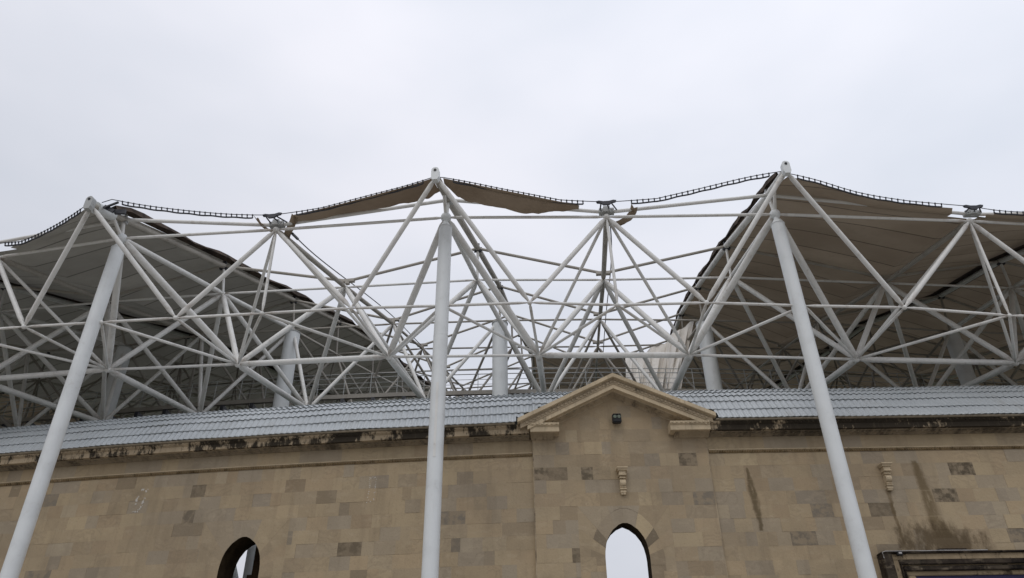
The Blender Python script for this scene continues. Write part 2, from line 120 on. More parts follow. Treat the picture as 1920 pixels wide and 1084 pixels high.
# ------------------------------------------------------------------ materials
class G:
    """small node-graph helper"""
    def __init__(s, name, rough=.7, spec=.3):
        s.m = bpy.data.materials.new(name); s.m.use_nodes = True; s.t = s.m.node_tree; s.t.nodes.clear()
        s.out = s.t.nodes.new('ShaderNodeOutputMaterial'); s.b = s.n('ShaderNodeBsdfPrincipled')
        s.b.inputs['Roughness'].default_value = rough; s.b.inputs['Specular IOR Level'].default_value = spec
        s.t.links.new(s.b.outputs[0], s.out.inputs[0]); s._g = None
    def n(s, ty, **k):
        x = s.t.nodes.new(ty)
        for a, v in k.items(): setattr(x, a, v)
        return x
    def set(s, sock, v):
        if isinstance(v, bpy.types.NodeSocket): s.t.links.new(v, sock)
        else: sock.default_value = v
    def pos(s):
        if s._g is None: s._g = s.n('ShaderNodeNewGeometry').outputs['Position']
        return s._g
    def xyz(s, v=None):
        x = s.n('ShaderNodeSeparateXYZ'); s.set(x.inputs[0], v or s.pos()); return x.outputs
    def math(s, op, a, b=0.0, clamp=False):
        x = s.n('ShaderNodeMath', operation=op, use_clamp=clamp); s.set(x.inputs[0], a); s.set(x.inputs[1], b); return x.outputs[0]
    def noise(s, scale, detail=4, rough=.55, vec=None, stretch=None):
        v = vec or s.pos()
        if stretch:
            mp = s.n('ShaderNodeVectorMath', operation='MULTIPLY'); s.set(mp.inputs[0], v); mp.inputs[1].default_value = stretch; v = mp.outputs[0]
        x = s.n('ShaderNodeTexNoise'); s.set(x.inputs['Vector'], v); x.inputs['Scale'].default_value = scale
        x.inputs['Detail'].default_value = detail; x.inputs['Roughness'].default_value = rough; return x.outputs[0]
    def ramp(s, v, *stops):
        x = s.n('ShaderNodeValToRGB'); e = x.color_ramp.elements
        while len(e) < len(stops): e.new(.5)
        for k, (p, c) in zip(e, stops): k.position = p; k.color = (*c, 1) if isinstance(c, tuple) else (c, c, c, 1)
        s.set(x.inputs[0], v); return x.outputs[0]
    def step(s, v, a, b):
        x = s.n('ShaderNodeMapRange', interpolation_type='SMOOTHSTEP'); s.set(x.inputs[0], v); x.inputs[1].default_value = a; x.inputs[2].default_value = b; return x.outputs[0]
    def mix(s, f, a, b, mode='MIX'):
        x = s.n('ShaderNodeMix', data_type='RGBA', blend_type=mode)
        s.set(x.inputs[0], f); s.set(x.inputs[6], (*a, 1) if isinstance(a, tuple) else a); s.set(x.inputs[7], (*b, 1) if isinstance(b, tuple) else b); return x.outputs[2]
    def attr(s, name): return s.n('ShaderNodeAttribute', attribute_name=name).outputs['Fac']
    def bump(s, h, d=.01, st=.5):
        x = s.n('ShaderNodeBump'); x.inputs['Strength'].default_value = st; x.inputs['Distance'].default_value = d; s.set(x.inputs['Height'], h); s.t.links.new(x.outputs[0], s.b.inputs['Normal'])
    def col(s, c): s.set(s.b.inputs['Base Color'], (*c, 1) if isinstance(c, tuple) else c); return s.m

def steel(name, c, dirt=(.30, .25, .19), amount=.5, rough=.45):
    g = G(name, rough, .4)
    n1 = g.step(g.noise(1.7, 5), .42, .8); n2 = g.step(g.noise(14, 4), .5, .85)
    c1 = g.mix(g.math('MULTIPLY', n1, amount), c, tuple(x * .78 for x in c))
    c2 = g.mix(g.math('MULTIPLY', g.math('MULTIPLY', n2, n1), amount), c1, dirt)
    end = g.math('MULTIPLY', g.math('MULTIPLY', g.attr('end'), g.step(g.noise(5, 6, .65), .40, .72)), min(1, amount))
    c2 = g.mix(g.math('MULTIPLY', end, .75), c2, (dirt[0] * .7, dirt[1] * .6, dirt[2] * .5))
    drip = g.step(g.noise(7, 5, .6, stretch=(1, 1, .07)), .56, .74); c2 = g.mix(g.math('MULTIPLY', drip, .30 * amount), c2, dirt)
    return g.col(c2)
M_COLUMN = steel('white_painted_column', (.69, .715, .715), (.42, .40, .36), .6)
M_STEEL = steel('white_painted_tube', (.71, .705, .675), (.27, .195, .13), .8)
M_SHADED = steel('shade_toned_tube', (.37, .345, .30), (.15, .095, .06), 1.0, .6)  # the white tube paint darkened for canopy shade and backlight, dirt on top
M_SHADED_REAR = steel('shade_toned_rear_tube', (.29, .27, .235), (.13, .085, .055), 1.0, .6)  # darker still: shade deep under the canopy put into the paint colour
M_DARK = steel('dark_steel', (.035, .037, .045), (.07, .05, .04), .6, .5)
M_GALV = steel('galvanised', (.40, .41, .40), (.2, .16, .12), .7, .45)

def fabric(name, base, tone2, trans):
    g = G(name, .85, .1)
    uv = g.n('ShaderNodeUVMap'); x = g.xyz(uv.outputs[0])
    v = x[1]; fr = g.math('FRACT', g.math('DIVIDE', v, 1.05))
    seam = g.math('SUBTRACT', 1.0, g.step(g.math('ABSOLUTE', g.math('SUBTRACT', fr, .5)), .012, .034))
    tone = g.noise(.55, 5); fine = g.noise(6, 5, stretch=(1, 1, 1))
    c = g.mix(g.step(tone, .3, .75), base, tone2)
    c = g.mix(g.math('MULTIPLY', g.step(fine, .45, .8), .35), c, tuple(k * .7 for k in base))
    panel = g.n('ShaderNodeTexWhiteNoise', noise_dimensions='1D'); g.set(panel.inputs['W'], g.math('FLOOR', g.math('ADD', g.math('DIVIDE', v, 1.05), .5)))
    c = g.mix(g.math('MULTIPLY', panel.outputs[0], .22), c, tuple(k * .55 for k in tone2))
    c = g.mix(g.math('MULTIPLY', seam, .75), c, tuple(k * .22 for k in base))
    g.col(c); g.bump(g.math('ADD', g.math('MULTIPLY', seam, .6), g.noise(2.2, 3)), .04, .35)
    tr = g.n('ShaderNodeBsdfTranslucent'); g.set(tr.inputs[0], c); mx = g.n('ShaderNodeMixShader'); mx.inputs[0].default_value = trans
    g.t.links.new(g.b.outputs[0], mx.inputs[1]); g.t.links.new(tr.outputs[0], mx.inputs[2]); g.t.links.new(mx.outputs[0], g.out.inputs[0])
    return g.m
M_FAB_GREY = fabric('grey_olive_membrane', (.415, .395, .35), (.32, .303, .265), .085)
M_FAB_BROWN = fabric('brown_membrane', (.39, .315, .235), (.29, .228, .165), .10)
M_FAB_SCRAP = fabric('tan_torn_membrane', (.27, .212, .152), (.17, .125, .085), .24)
M_FAB_WHITE = fabric('cream_loose_membrane', (.86, .83, .78), (.76, .71, .64), .15)
def flap_mat():
    g = G('grimy_membrane_edge', .9, .1); return g.col(g.ramp(g.noise(3, 5), (.35, (.035, .028, .024)), (.7, (.12, .09, .07))))
M_FLAP = flap_mat()

def stone_common(g, c, sel=None):
    """weathering shared by all the sandstone: blotches and fine grain"""
    c = g.mix(g.math('MULTIPLY', g.step(g.noise(1.1, 6, .6), .48, .72), .30), c, (.20, .165, .115))
    vein = g.step(g.noise(3.2, 7, .62, stretch=(1, 1, 2.2)), .52, .66)
    c = g.mix(g.math('MULTIPLY', vein, .26), c, (.47, .385, .27))
    wave = g.n('ShaderNodeTexWave', wave_type='BANDS', bands_direction='Z'); wv = g.n('ShaderNodeVectorMath', operation='ADD'); g.set(wv.inputs[0], g.pos()); g.set(wv.inputs[1], (0, 0, 0)); g.t.links.new(wv.outputs[0], wave.inputs['Vector']); wave.inputs['Scale'].default_value = 1.6; wave.inputs['Distortion'].default_value = 26; wave.inputs['Detail'].default_value = 4; wave.inputs['Detail Scale'].default_value = 1.2
    wm = g.math('MULTIPLY', g.step(wave.outputs[1], .45, 1.0), .20)
    if sel is None: wm = g.math('MULTIPLY', wm, .25)
    else: wm = g.math('MULTIPLY', wm, sel)
    c = g.mix(wm, c, (.19, .155, .11))
    c = g.mix(g.math('MULTIPLY', g.step(g.noise(26, 5), .56, .75), .30), c, (.15, .115, .075))
    return c

def streak(g, pts, ws, soft=.7):
    """wet streak: polyline of (x,z); returns mask 0..1 (a stain with its own shape)"""
    x = g.xyz(); tot = None
    wob = g.math('MULTIPLY', g.math('SUBTRACT', g.noise(9, 4), .5), .10)
    for i, ((xa, za), (xb, zb)) in enumerate(zip(pts, pts[1:])):
        t = g.math('DIVIDE', g.math('SUBTRACT', za, x[2]), za - zb)
        tc = g.math('MINIMUM', g.math('MAXIMUM', t, 0), 1)
        cx = g.math('ADD', g.math('MULTIPLY', tc, xb - xa), xa)
        w = g.math('ADD', g.math('MULTIPLY', tc, ws[i + 1] - ws[i]), ws[i])
        dx = g.math('ABSOLUTE', g.math('ADD', g.math('SUBTRACT', x[0], cx), wob))
        m = g.math('SUBTRACT', 1.0, g.math('MINIMUM', g.math('DIVIDE', dx, w), 1.0)); m = g.step(m, .0, soft)
        gate = g.math('MULTIPLY', g.step(t, -.05, .04), g.math('SUBTRACT', 1.0, g.step(t, .96, 1.05)))
        m = g.math('MULTIPLY', m, gate); tot = m if tot is None else g.math('MAXIMUM', tot, m)
    return g.math('MULTIPLY', tot, g.step(g.noise(5.5, 6, .65, stretch=(1.6, 1, .5)), .22, .52))

def wall_mat():
    g = G('sandstone_blocks', .88, .12)
    tone = g.attr('tone'); hue = g.attr('hue'); jn = g.attr('joint')
    c = g.ramp(tone, (0, (.09, .072, .05)), (.16, (.19, .152, .104)), (.34, (.335, .262, .172)), (.50, (.385, .303, .196)), (.68, (.425, .337, .217)), (1, (.52, .415, .26)))
    c = g.mix(g.math('MULTIPLY', g.step(hue, .6, .95), .45), c, (.42, .315, .20))
    c = g.mix(g.math('MULTIPLY', g.step(hue, .38, .08), .5), c, (.30, .268, .222))
    c = stone_common(g, c, g.math('ADD', g.math('MULTIPLY', g.step(g.math('FRACT', g.math('MULTIPLY', hue, 7.3)), .78, .8), .85), .06))
    c = g.mix(g.math('MULTIPLY', g.step(g.noise(.42, 5, .6), .44, .66), .30), c, (.25, .205, .15))
    c = g.mix(g.math('MULTIPLY', g.step(g.noise(2.4, 6, .62, stretch=(1.6, 1, .22)), .50, .70), .26), c, (.20, .158, .108))
    # blotchy faces on the darkest blocks
    c = g.mix(g.math('MULTIPLY', g.math('MULTIPLY', g.step(tone, .16, .05), g.step(g.noise(7, 6), .4, .6)), .8), c, (.30, .24, .165))
    c = g.mix(g.math('MULTIPLY', jn, .45), c, (.20, .155, .105))
    x = g.xyz()
    # rain streaks and the damp patch over the gateway (their own shapes on the stone)
    s1 = streak(g, [(5.11, 7.06), (5.12, 6.80), (5.15, 6.35), (5.17, 6.0), (5.18, 5.70)], [.02, .085, .13, .09, .05])
    s2 = streak(g, [(8.06, 6.52), (8.05, 5.99), (8.09, 5.36)], [.085, .05, .04])
    s3 = streak(g, [(8.80, 7.16), (8.86, 6.50), (8.87, 5.95), (8.95, 5.5)], [.10, .17, .20, .34])
    c = g.mix(g.math('MULTIPLY', s1, .8), c, (.105, .078, .042)); c = g.mix(g.math('MULTIPLY', s2, .7), c, (.13, .09, .045)); c = g.mix(g.math('MULTIPLY', s3, .72), c, (.12, .085, .042))
    dx = g.math('DIVIDE', g.math('SUBTRACT', x[0], 8.85), 1.0); dz = g.math('DIVIDE', g.math('SUBTRACT', x[2], 5.36), .50)
    rr = g.math('ADD', g.math('MULTIPLY', dx, dx), g.math('MULTIPLY', dz, dz))
    patch = g.math('SUBTRACT', 1.0, g.step(g.math('ADD', rr, g.math('MULTIPLY', g.math('SUBTRACT', g.noise(2.6, 6, .68, stretch=(1.3, 1, .7)), .5), 3.6)), .25, 1.25))
    c = g.mix(g.math('MULTIPLY', patch, .85), c, (.10, .072, .042))
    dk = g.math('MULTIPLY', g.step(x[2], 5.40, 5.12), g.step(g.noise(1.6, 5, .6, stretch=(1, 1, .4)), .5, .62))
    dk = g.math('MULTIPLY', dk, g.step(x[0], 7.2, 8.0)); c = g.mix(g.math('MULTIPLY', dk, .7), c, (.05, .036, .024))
    g.col(c); g.bump(g.math('ADD', g.noise(18, 6), g.math('MULTIPLY', jn, -1.2)), .012, .55); return g.m
M_WALL = wall_mat()

def trim_mat(name, base, grime, lo, hi, right_extra=0.0, freq=1.15):
    g = G(name, .9, .1)
    c = g.mix(g.step(g.noise(2.1, 5), .35, .7), base, tuple(k * .78 for k in base)); c = stone_common(g, c)
    x = g.xyz(); n = g.noise(freq, 7, .70, stretch=(1, .15, .8))
    n = g.math('ADD', n, g.math('MULTIPLY', g.step(x[0], 4.2, 5.5), right_extra))
    n = g.math('ADD', n, g.math('MULTIPLY', g.math('SUBTRACT', g.noise(8, 5, .6, stretch=(1, 1, .35)), .5), .16))
    drip = g.noise(17, 4, .6, stretch=(1, 1, .10)); n = g.math('ADD', n, g.math('MULTIPLY', g.math('SUBTRACT', drip, .5), .22))
    m = g.math('MULTIPLY', g.step(n, lo, hi), .93); c = g.mix(m, c, grime)
    c = g.mix(g.math('MULTIPLY', g.step(drip, .55, .68), .28), c, (.14, .115, .08))
    g.col(c); g.bump(g.noise(30, 5), .01, .5); return g.m
M_CORNICE = trim_mat('grime_streaked_cornice', (.47, .375, .255), (.016, .014, .012), .455, .535, .09)
M_BED = trim_mat('sooty_bed_moulding', (.33, .275, .20), (.10, .085, .063), .47, .66, .05, 1.6)
M_TRIM = trim_mat('pale_stone_trim', (.60, .49, .335), (.17, .135, .09), .60, .75)
M_CARVED = trim_mat('carved_stone', (.44, .355, .245), (.15, .12, .085), .50, .70, 0, 3)
M_ROPE = trim_mat('rope_moulding_stone', (.27, .195, .105), (.10, .07, .036), .48, .66, 0, 5)
M_GATE = trim_mat('sooty_gate_stone', (.26, .19, .12), (.022, .016, .012), .43, .56, 0, 1.3)
M_GATE_PALE = trim_mat('gate_stone', (.36, .28, .18), (.05, .036, .025), .52, .62, 0, 1.6)
M_GATE_BLACK = trim_mat('soot_black_stone', (.035, .027, .022), (.012, .01, .009), .5, .6, 0, 1.3)
def shaded_stone():
    g = G('shade_toned_reveal_stone', .95, .05); return g.col(g.ramp(g.noise(4, 5), (.3, (.022, .015, .009)), (.75, (.06, .042, .024))))  # near-black colour carries the unlit shade inside the window openings
M_REVEAL = shaded_stone()
def roof_mat():
    g = G('blue_grey_tile_sheet', .36, .5)
    c = g.mix(g.step(g.noise(.8, 5), .35, .7), (.50, .53, .545), (.44, .47, .485)); c = g.mix(g.math('MULTIPLY', g.step(g.noise(9, 5), .55, .75), .4), c, (.33, .345, .35))
    sh = g.n('ShaderNodeTexWhiteNoise', noise_dimensions='1D'); g.set(sh.inputs['W'], g.math('FLOOR', g.math('DIVIDE', g.xyz()[0], 1.1)))
    c = g.mix(g.math('MULTIPLY', sh.outputs[0], .22), c, (.36, .385, .40)); c = g.mix(g.math('MULTIPLY', g.step(g.noise(2.3, 6, .65, stretch=(1, .5, .5)), .52, .72), .35), c, (.33, .33, .31))
    g.col(c); g.b.inputs['Metallic'].default_value = .0; return g.m
M_ROOF = roof_mat()
def plain(name, c, rough=.6, spec=.3, sc_=6):
    g = G(name, rough, spec); return g.col(g.mix(g.step(g.noise(sc_, 5), .4, .75), c, tuple(k * .72 for k in c)))
M_GUTTER = plain('beige_gutter', (.43, .375, .29), .5)
M_BLACK = plain('black_plastic', (.014, .014, .015), .45)
M_VIOLET = plain('violet_panel', (.022, .016, .075), .5)
M_MARK = plain('white_adhesive_residue', (.62, .58, .52), .8)
M_DECK = plain('dark_deck', (.055, .045, .038), .85)
M_CONC = plain('worn_paving', (.34, .32, .29), .9, .1, .6)
M_LAMP = plain('lamp_lens', (.10, .125, .085), .15, .6)
M_WIRE = plain('pale_wire', (.42, .41, .40), .5)

# ------------------------------------------------------------------ ground
bm = bmesh.new(); bmesh.ops.create_grid(bm, x_segments=8, y_segments=8, size=900)
structure(obj('ground', bm, M_CONC))
bm = bmesh.new(); bbox(bm, -120, 120, 17.6, 150, .004, .06)
structure(obj('added_dark_ground', bm, plain('low_bounce_ground', (.045, .06, .03), .95, .1, .8)))  # unseen dark sheet added to cut bounce light under the canopy
# ------------------------------------------------------------------ the sandstone wall
XL, XR = .43, 4.29                      # the gabled bay
def wall_y(x): s = XL - x; return 16.04 + .07 * s + .004 * s * s if s > 0 else (15.96 if x < XR else 16.0)
COURSE, Z0 = .288, 7.402
wall = thing('stone_wall', 'tall weathered sandstone wall with gabled bay, arched windows and grey tiled roof', 'wall', (2.3, 16.3, 0))

def clip(poly, a, b, c):
    """keep the part of a convex (x,z) polygon where a*x+b*z<=c"""
    out = []
    for (x0, z0), (x1, z1) in zip(poly, poly[1:] + poly[:1]):
        f0 = a * x0 + b * z0 - c; f1 = a * x1 + b * z1 - c
        if f0 <= 0: out.append((x0, z0))
        if (f0 < 0 < f1) or (f1 < 0 < f0):
            t = f0 / (f0 - f1); out.append((x0 + t * (x1 - x0), z0 + t * (z1 - z0)))
    return out

ARCH = [(.46, 0), (.46, 5.2), (.45, 5.32), (.42, 5.47), (.37, 5.6), (.27, 5.745), (.14, 5.85), (0, 5.91)]
def arch_outline(cx, n_side=True):
    left = [(cx - w, z) for w, z in ARCH]; right = [(cx + w, z) for w, z in ARCH[:-1]][::-1]
    return left + right
WINDOWS = [2.31, -5.93]
RX = .98; RZ = Z0 - 4 * COURSE          # masonry round a window is laid radially inside this box
dark_spots = {(1.6, 6.98), (3.9, 6.40), (.55, 6.98), (9.9, 6.98), (6.4, 6.1), (9.3, 6.4), (-10.6, 5.1), (-8.9, 5.0), (-1.5, 6.1), (6.2, 5.6), (10.3, 5.65), (-7.2, 6.5), (3.75, 7.25)}

def masonry(name, x0, x1, ztop, gable=None, z_low=0.0, frieze=True):
    """random-width ashlar laid course by course; each stone carries its own tone"""
    rnd = random.Random(sum(map(ord, name)) + int(x0 * 10))
    polys = []
    z_hi = Z0; rows = []
    while z_hi > z_low: rows.append((max(z_low, z_hi - COURSE), z_hi)); z_hi -= COURSE
    up = Z0
    if gable:
        while up < 9.2: rows.append((up, up + COURSE)); up += COURSE
    else: rows.append((Z0, ztop))
    for za, zb in rows:
        x = x0
        while x < x1 - 1e-6:
            w = rnd.choice((.21, .27, .33, .40, .48, .58)) * rnd.uniform(.9, 1.12)
            if not gable and za >= Z0 - .01: w *= 1.6
            xe = x + w if x + w < x1 - .18 else x1
            t = rnd.gauss(.52, .10)
            if rnd.random() < .07: t = rnd.uniform(.24, .36)
            if rnd.random() < .012: t = .1
            if za >= Z0 - .01 and not gable: t = t * .7 + .32
            for sx, sz in dark_spots:
                if x <= sx < xe and za <= sz < zb: t = .03
            hu = rnd.random()
            pieces = [[(x, za), (xe, za), (xe, zb), (x, zb)]]
            for cx in WINDOWS:
                if xe > cx - RX and x < cx + RX and za < RZ - .01:
                    q = pieces[0]; pieces = [p for p in (clip(q, 1, 0, cx - RX), clip(q, -1, 0, -(cx + RX))) if len(p) > 2]; break
            for p in pieces:
                if gable:
                    (gx, gz), sl, sr = gable
                    p = clip(p, -sl, 1, gz - sl * gx)
                    if len(p) > 2: p = clip(p, sr, 1, gz + sr * gx)
                if len(p) > 2: polys.append((p, t, hu))
            x = xe
    for cx in WINDOWS:
        if not (x0 <= cx <= x1): continue
        dim = 1.0
        out = arch_outline(cx); A = [p for p in out if p[1] > 5.1]
        # jamb stones below the springing
        z = 5.2
        while z > 0:
            zb = z; za = max(0, z - COURSE); z = za
            for sgn in (-1, 1):
                xs = sorted((cx + sgn * .46, cx + sgn * RX)); m = xs[0] + rnd.uniform(.35, .65) * .52
                for a, b in ((xs[0], m), (m, xs[1])): polys.append(([(a, za), (b, za), (b, zb), (a, zb)], rnd.gauss(.48, .14), rnd.random()))
        # voussoirs: rays from the springing centre
        c0 = (cx, 5.05); angs = [-2, 22, 37, math.degrees(math.atan2(RZ - 5.05, RX)), 74, 106, 180 - math.degrees(math.atan2(RZ - 5.05, RX)), 143, 158, 182]
        fine = lambda a: [a[i] for i in range(len(a))]
        def ray_hit(poly, ang):
            dx, dz = math.cos(R(ang)), math.sin(R(ang)); best = None
            for (xa, za), (xb, zb) in zip(poly, poly[1:]):
                ex, ez = xb - xa, zb - za; det = dx * -ez + ex * dz
                if abs(det) < 1e-9: continue
                t = ((xa - c0[0]) * -ez + ex * (za - c0[1])) / det; u = (dx * (za - c0[1]) - dz * (xa - c0[0])) / det
                if t > 0 and -1e-6 <= u <= 1 + 1e-6 and (best is None or t < best): best = t
            return best
        inner = [(cx - .46, 4.8)] + A + [(cx + .46, 4.8)]
        boxp = [(cx - RX, 4.8), (cx - RX, RZ), (cx + RX, RZ), (cx + RX, 4.8)]
        for k, (a0, a1) in enumerate(zip(angs, angs[1:])):
            tone1 = [.28, .62, .15, .80, .50, .38, .18, .52, .30][k]; t2 = rnd.gauss(.5, .05); hu = [.5, .92, .5, .5, .06, .2, .3, .5, .5][k]
            sub = 5; q = []
            for s_ in range(sub + 1):
                b = a0 + (a1 - a0) * s_ / sub; ti = ray_hit(inner, b); to = ray_hit(boxp, b); tm = min(ti + .31, to - .02)
                q.append([(c0[0] + t * math.cos(R(b)), c0[1] + t * math.sin(R(b))) for t in (ti, tm, to)])
            polys.append(([p[0] for p in q] + [p[1] for p in q[::-1]], tone1 if cx > 0 else .35 + .3 * tone1, hu))
            polys.append(([p[1] for p in q] + [p[2] for p in q[::-1]], t2, hu))
    bm = bmesh.new(); lt = bm.faces.layers.float.new('tone'); lh = bm.faces.layers.float.new('hue'); lj = bm.faces.layers.float.new('joint')
    stones = []
    for p, t, hu in polys:
        pts = []
        for (xa, za), (xb, zb) in zip(p, p[1:] + p[:1]): pts.append((xa, za))
        area = sum(a[0] * b[1] - b[0] * a[1] for a, b in zip(pts, pts[1:] + pts[:1])) / 2
        if abs(area) < 2e-4: continue
        if area < 0: pts = pts[::-1]
        fx = (lambda x: wall_y(min(x, XL - 1e-4))) if x1 <= XL + .01 else ((lambda x: 15.96) if x1 <= XR + .01 else (lambda x: 16.0))
        f = bm.faces.new([bm.verts.new((x, fx(x), z)) for x, z in pts]); f[lt] = t; f[lh] = abs(hu) if hu >= 0 else -hu - 1
        if hu >= 0: stones.append(f)
    r = bmesh.ops.inset_individual(bm, faces=stones, thickness=.009, depth=0)
    for f in r['faces']: f[lj] = 1
    core = {v for f in stones for v in f.verts}
    for v in {v for f in r['faces'] for v in f.verts} - core: v.co.y += .016
    for f in stones:
        d = rnd.uniform(-.004, .003)
        for v in f.verts: v.co.y += d
    return obj(name, bm, M_WALL, wall)

GA = (2.28, 8.84); SL, SR = .49, .455
masonry('masonry', -20.5, XL, 7.80)
masonry('gabled_masonry', XL, XR, 0, gable=(GA, SL, SR))
masonry('masonry', XR, 20.5, 7.80)
# thickness of the wall: side returns of the gabled bay, the back face and the window reveals
bm = bmesh.new()
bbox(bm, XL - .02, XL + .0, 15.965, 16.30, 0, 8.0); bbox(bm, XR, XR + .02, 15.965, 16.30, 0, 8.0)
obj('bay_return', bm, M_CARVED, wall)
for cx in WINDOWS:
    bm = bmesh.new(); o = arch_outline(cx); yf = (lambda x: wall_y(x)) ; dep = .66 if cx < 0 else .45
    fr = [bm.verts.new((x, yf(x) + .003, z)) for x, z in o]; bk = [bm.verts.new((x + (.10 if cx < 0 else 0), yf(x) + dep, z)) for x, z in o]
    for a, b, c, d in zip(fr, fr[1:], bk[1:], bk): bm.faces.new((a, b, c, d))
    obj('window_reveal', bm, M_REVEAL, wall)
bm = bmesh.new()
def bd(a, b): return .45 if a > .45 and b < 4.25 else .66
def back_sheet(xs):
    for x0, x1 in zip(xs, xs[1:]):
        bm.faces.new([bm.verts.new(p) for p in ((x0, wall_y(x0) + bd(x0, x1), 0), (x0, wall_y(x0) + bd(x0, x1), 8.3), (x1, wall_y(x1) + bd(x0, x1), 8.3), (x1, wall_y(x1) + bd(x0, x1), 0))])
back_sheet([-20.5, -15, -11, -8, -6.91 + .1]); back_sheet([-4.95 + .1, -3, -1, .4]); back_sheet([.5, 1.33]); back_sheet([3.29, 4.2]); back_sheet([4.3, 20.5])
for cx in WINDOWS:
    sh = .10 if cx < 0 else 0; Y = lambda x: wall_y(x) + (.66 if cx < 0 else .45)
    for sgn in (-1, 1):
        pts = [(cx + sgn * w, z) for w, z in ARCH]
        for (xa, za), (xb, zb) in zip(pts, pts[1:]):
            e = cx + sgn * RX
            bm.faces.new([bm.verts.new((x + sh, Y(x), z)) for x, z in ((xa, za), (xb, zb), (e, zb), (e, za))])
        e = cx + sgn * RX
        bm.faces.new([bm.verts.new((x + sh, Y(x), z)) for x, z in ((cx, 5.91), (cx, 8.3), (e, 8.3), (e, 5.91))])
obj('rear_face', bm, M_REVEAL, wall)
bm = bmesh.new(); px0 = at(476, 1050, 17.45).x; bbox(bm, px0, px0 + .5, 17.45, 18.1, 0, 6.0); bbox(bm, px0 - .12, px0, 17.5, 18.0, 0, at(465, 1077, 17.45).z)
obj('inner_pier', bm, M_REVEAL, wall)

def extrude(bm, prof, path, close=True):
    """profile of (outward,z) pairs carried along a plan path of (x,y, outward=-y)"""
    rings = [[bm.verts.new((x, y - o, z)) for o, z in prof] for x, y in path]; n = len(prof)
    for A, B in zip(rings, rings[1:]):
        for k in range(n): bm.faces.new((A[k], B[k], B[(k + 1) % n], A[(k + 1) % n]))
    bm.faces.new(rings[0]); bm.faces.new(rings[-1][::-1])

left_path = [(-20.5 + k * .523, wall_y(-20.5 + k * .523)) for k in range(40)] + [(.34, 16.045)]
L_RET = [(.36, 15.965), (1.0, 15.965)]; R_RET = [(3.47, 15.965), (4.36, 15.965)]
right_path = [(4.38, 16.0), (8, 16.0), (12, 16.0), (20.5, 16.0)]
PROF_TOP = [(-.05, 7.822), (.335, 7.822), (.335, 7.938), (.355, 7.944), (.355, 7.958), (.375, 7.964), (.375, 8.018), (-.05, 8.018)]
PROF_BED = [(-.05, 7.775), (.045, 7.775), (.055, 7.785), (.23, 7.814), (.25, 7.8205), (-.05, 7.8205)]
for nm, pa, mat, prof in (('cornice', left_path, M_CORNICE, PROF_TOP), ('cornice', right_path, M_CORNICE, PROF_TOP), ('bed_moulding', left_path, M_BED, PROF_BED), ('bed_moulding', right_path, M_BED, PROF_BED),
                          ('cornice_return', L_RET, M_TRIM, PROF_TOP), ('cornice_return', R_RET, M_TRIM, PROF_TOP)):
    bm = bmesh.new(); extrude(bm, prof, pa)
    if 'cornice' in nm:
        for (xa, ya), (xb, yb) in zip(pa, pa[1:]):          # egg row along the top band
            n = max(1, int(abs(xb - xa) / .095))
            for k in range(n):
                t = (k + .5) / n; ball(bm, (xa + (xb - xa) * t, ya + (yb - ya) * t - .378, 7.990), .026, 6, (1.25, .7, 1))
    else:
        for (xa, ya), (xb, yb) in zip(pa, pa[1:]):          # leaf carving under the corona
            n = max(1, int(abs(xb - xa) / .14))
            for k in range(n):
                t = (k + .5) / n; box(bm, (xa + (xb - xa) * t, ya + (yb - ya) * t - .14, 7.797), (.055, .15, .014), Matrix.Rotation(.17, 3, 'X') @ Matrix.Rotation(.5, 3, 'Z'))
    obj(nm, bm, mat, wall)
for pa in (L_RET, R_RET):
    bm = bmesh.new(); extrude(bm, [(-.02, 7.752), (.045, 7.752), (.06, 7.765), (.20, 7.805), (.24, 7.8205), (-.02, 7.8205)], [(pa[0][0] + .02, pa[0][1]), (pa[1][0] - .12 if pa is L_RET else pa[1][0], pa[1][1])] if pa is L_RET else [(pa[0][0] + .12, pa[0][1]), pa[1]])
    obj('bed_moulding', bm, M_CARVED, wall)
# twisted-rope string course
def rope(pa):
    bm = bmesh.new()
    extrude(bm, [(-.02, 7.458), (.034, 7.458), (.05, 7.470), (.05, 7.480), (.03, 7.488), (-.02, 7.488)], pa); obj('string_moulding', bm, M_TRIM, wall)
    bm = bmesh.new()
    extrude(bm, [(-.02, 7.402), (.022, 7.402), (.028, 7.410), (.016, 7.418), (-.02, 7.418)], pa)
    for (xa, ya), (xb, yb) in zip(pa, pa[1:]):
        n = max(1, int(abs(xb - xa) / .055))
        for k in range(n):
            t = (k + .5) / n; box(bm, (xa + (xb - xa) * t, ya + (yb - ya) * t - .014, 7.4385), (.038, .032, .036), Matrix.Rotation(.6, 3, 'Y'))
    obj('rope_moulding', bm, M_ROPE, wall)
rope(left_path[:-1] + [(.40, 16.043)]); rope([(4.33, 16.0), (8, 16.0), (12, 16.0), (20.5, 16.0)])
# beige gutter lip under the tiles
for pa in (left_path[:-1] + [(.02, 16.07)], [(4.50, 16.0), (8, 16.0), (20.5, 16.0)]):
    bm = bmesh.new(); extrude(bm, [(.05, 8.022), (.435, 8.022), (.445, 8.03), (.445, 8.05), (.43, 8.056), (.05, 8.056)], pa); obj('gutter', bm, M_GUTTER, wall)

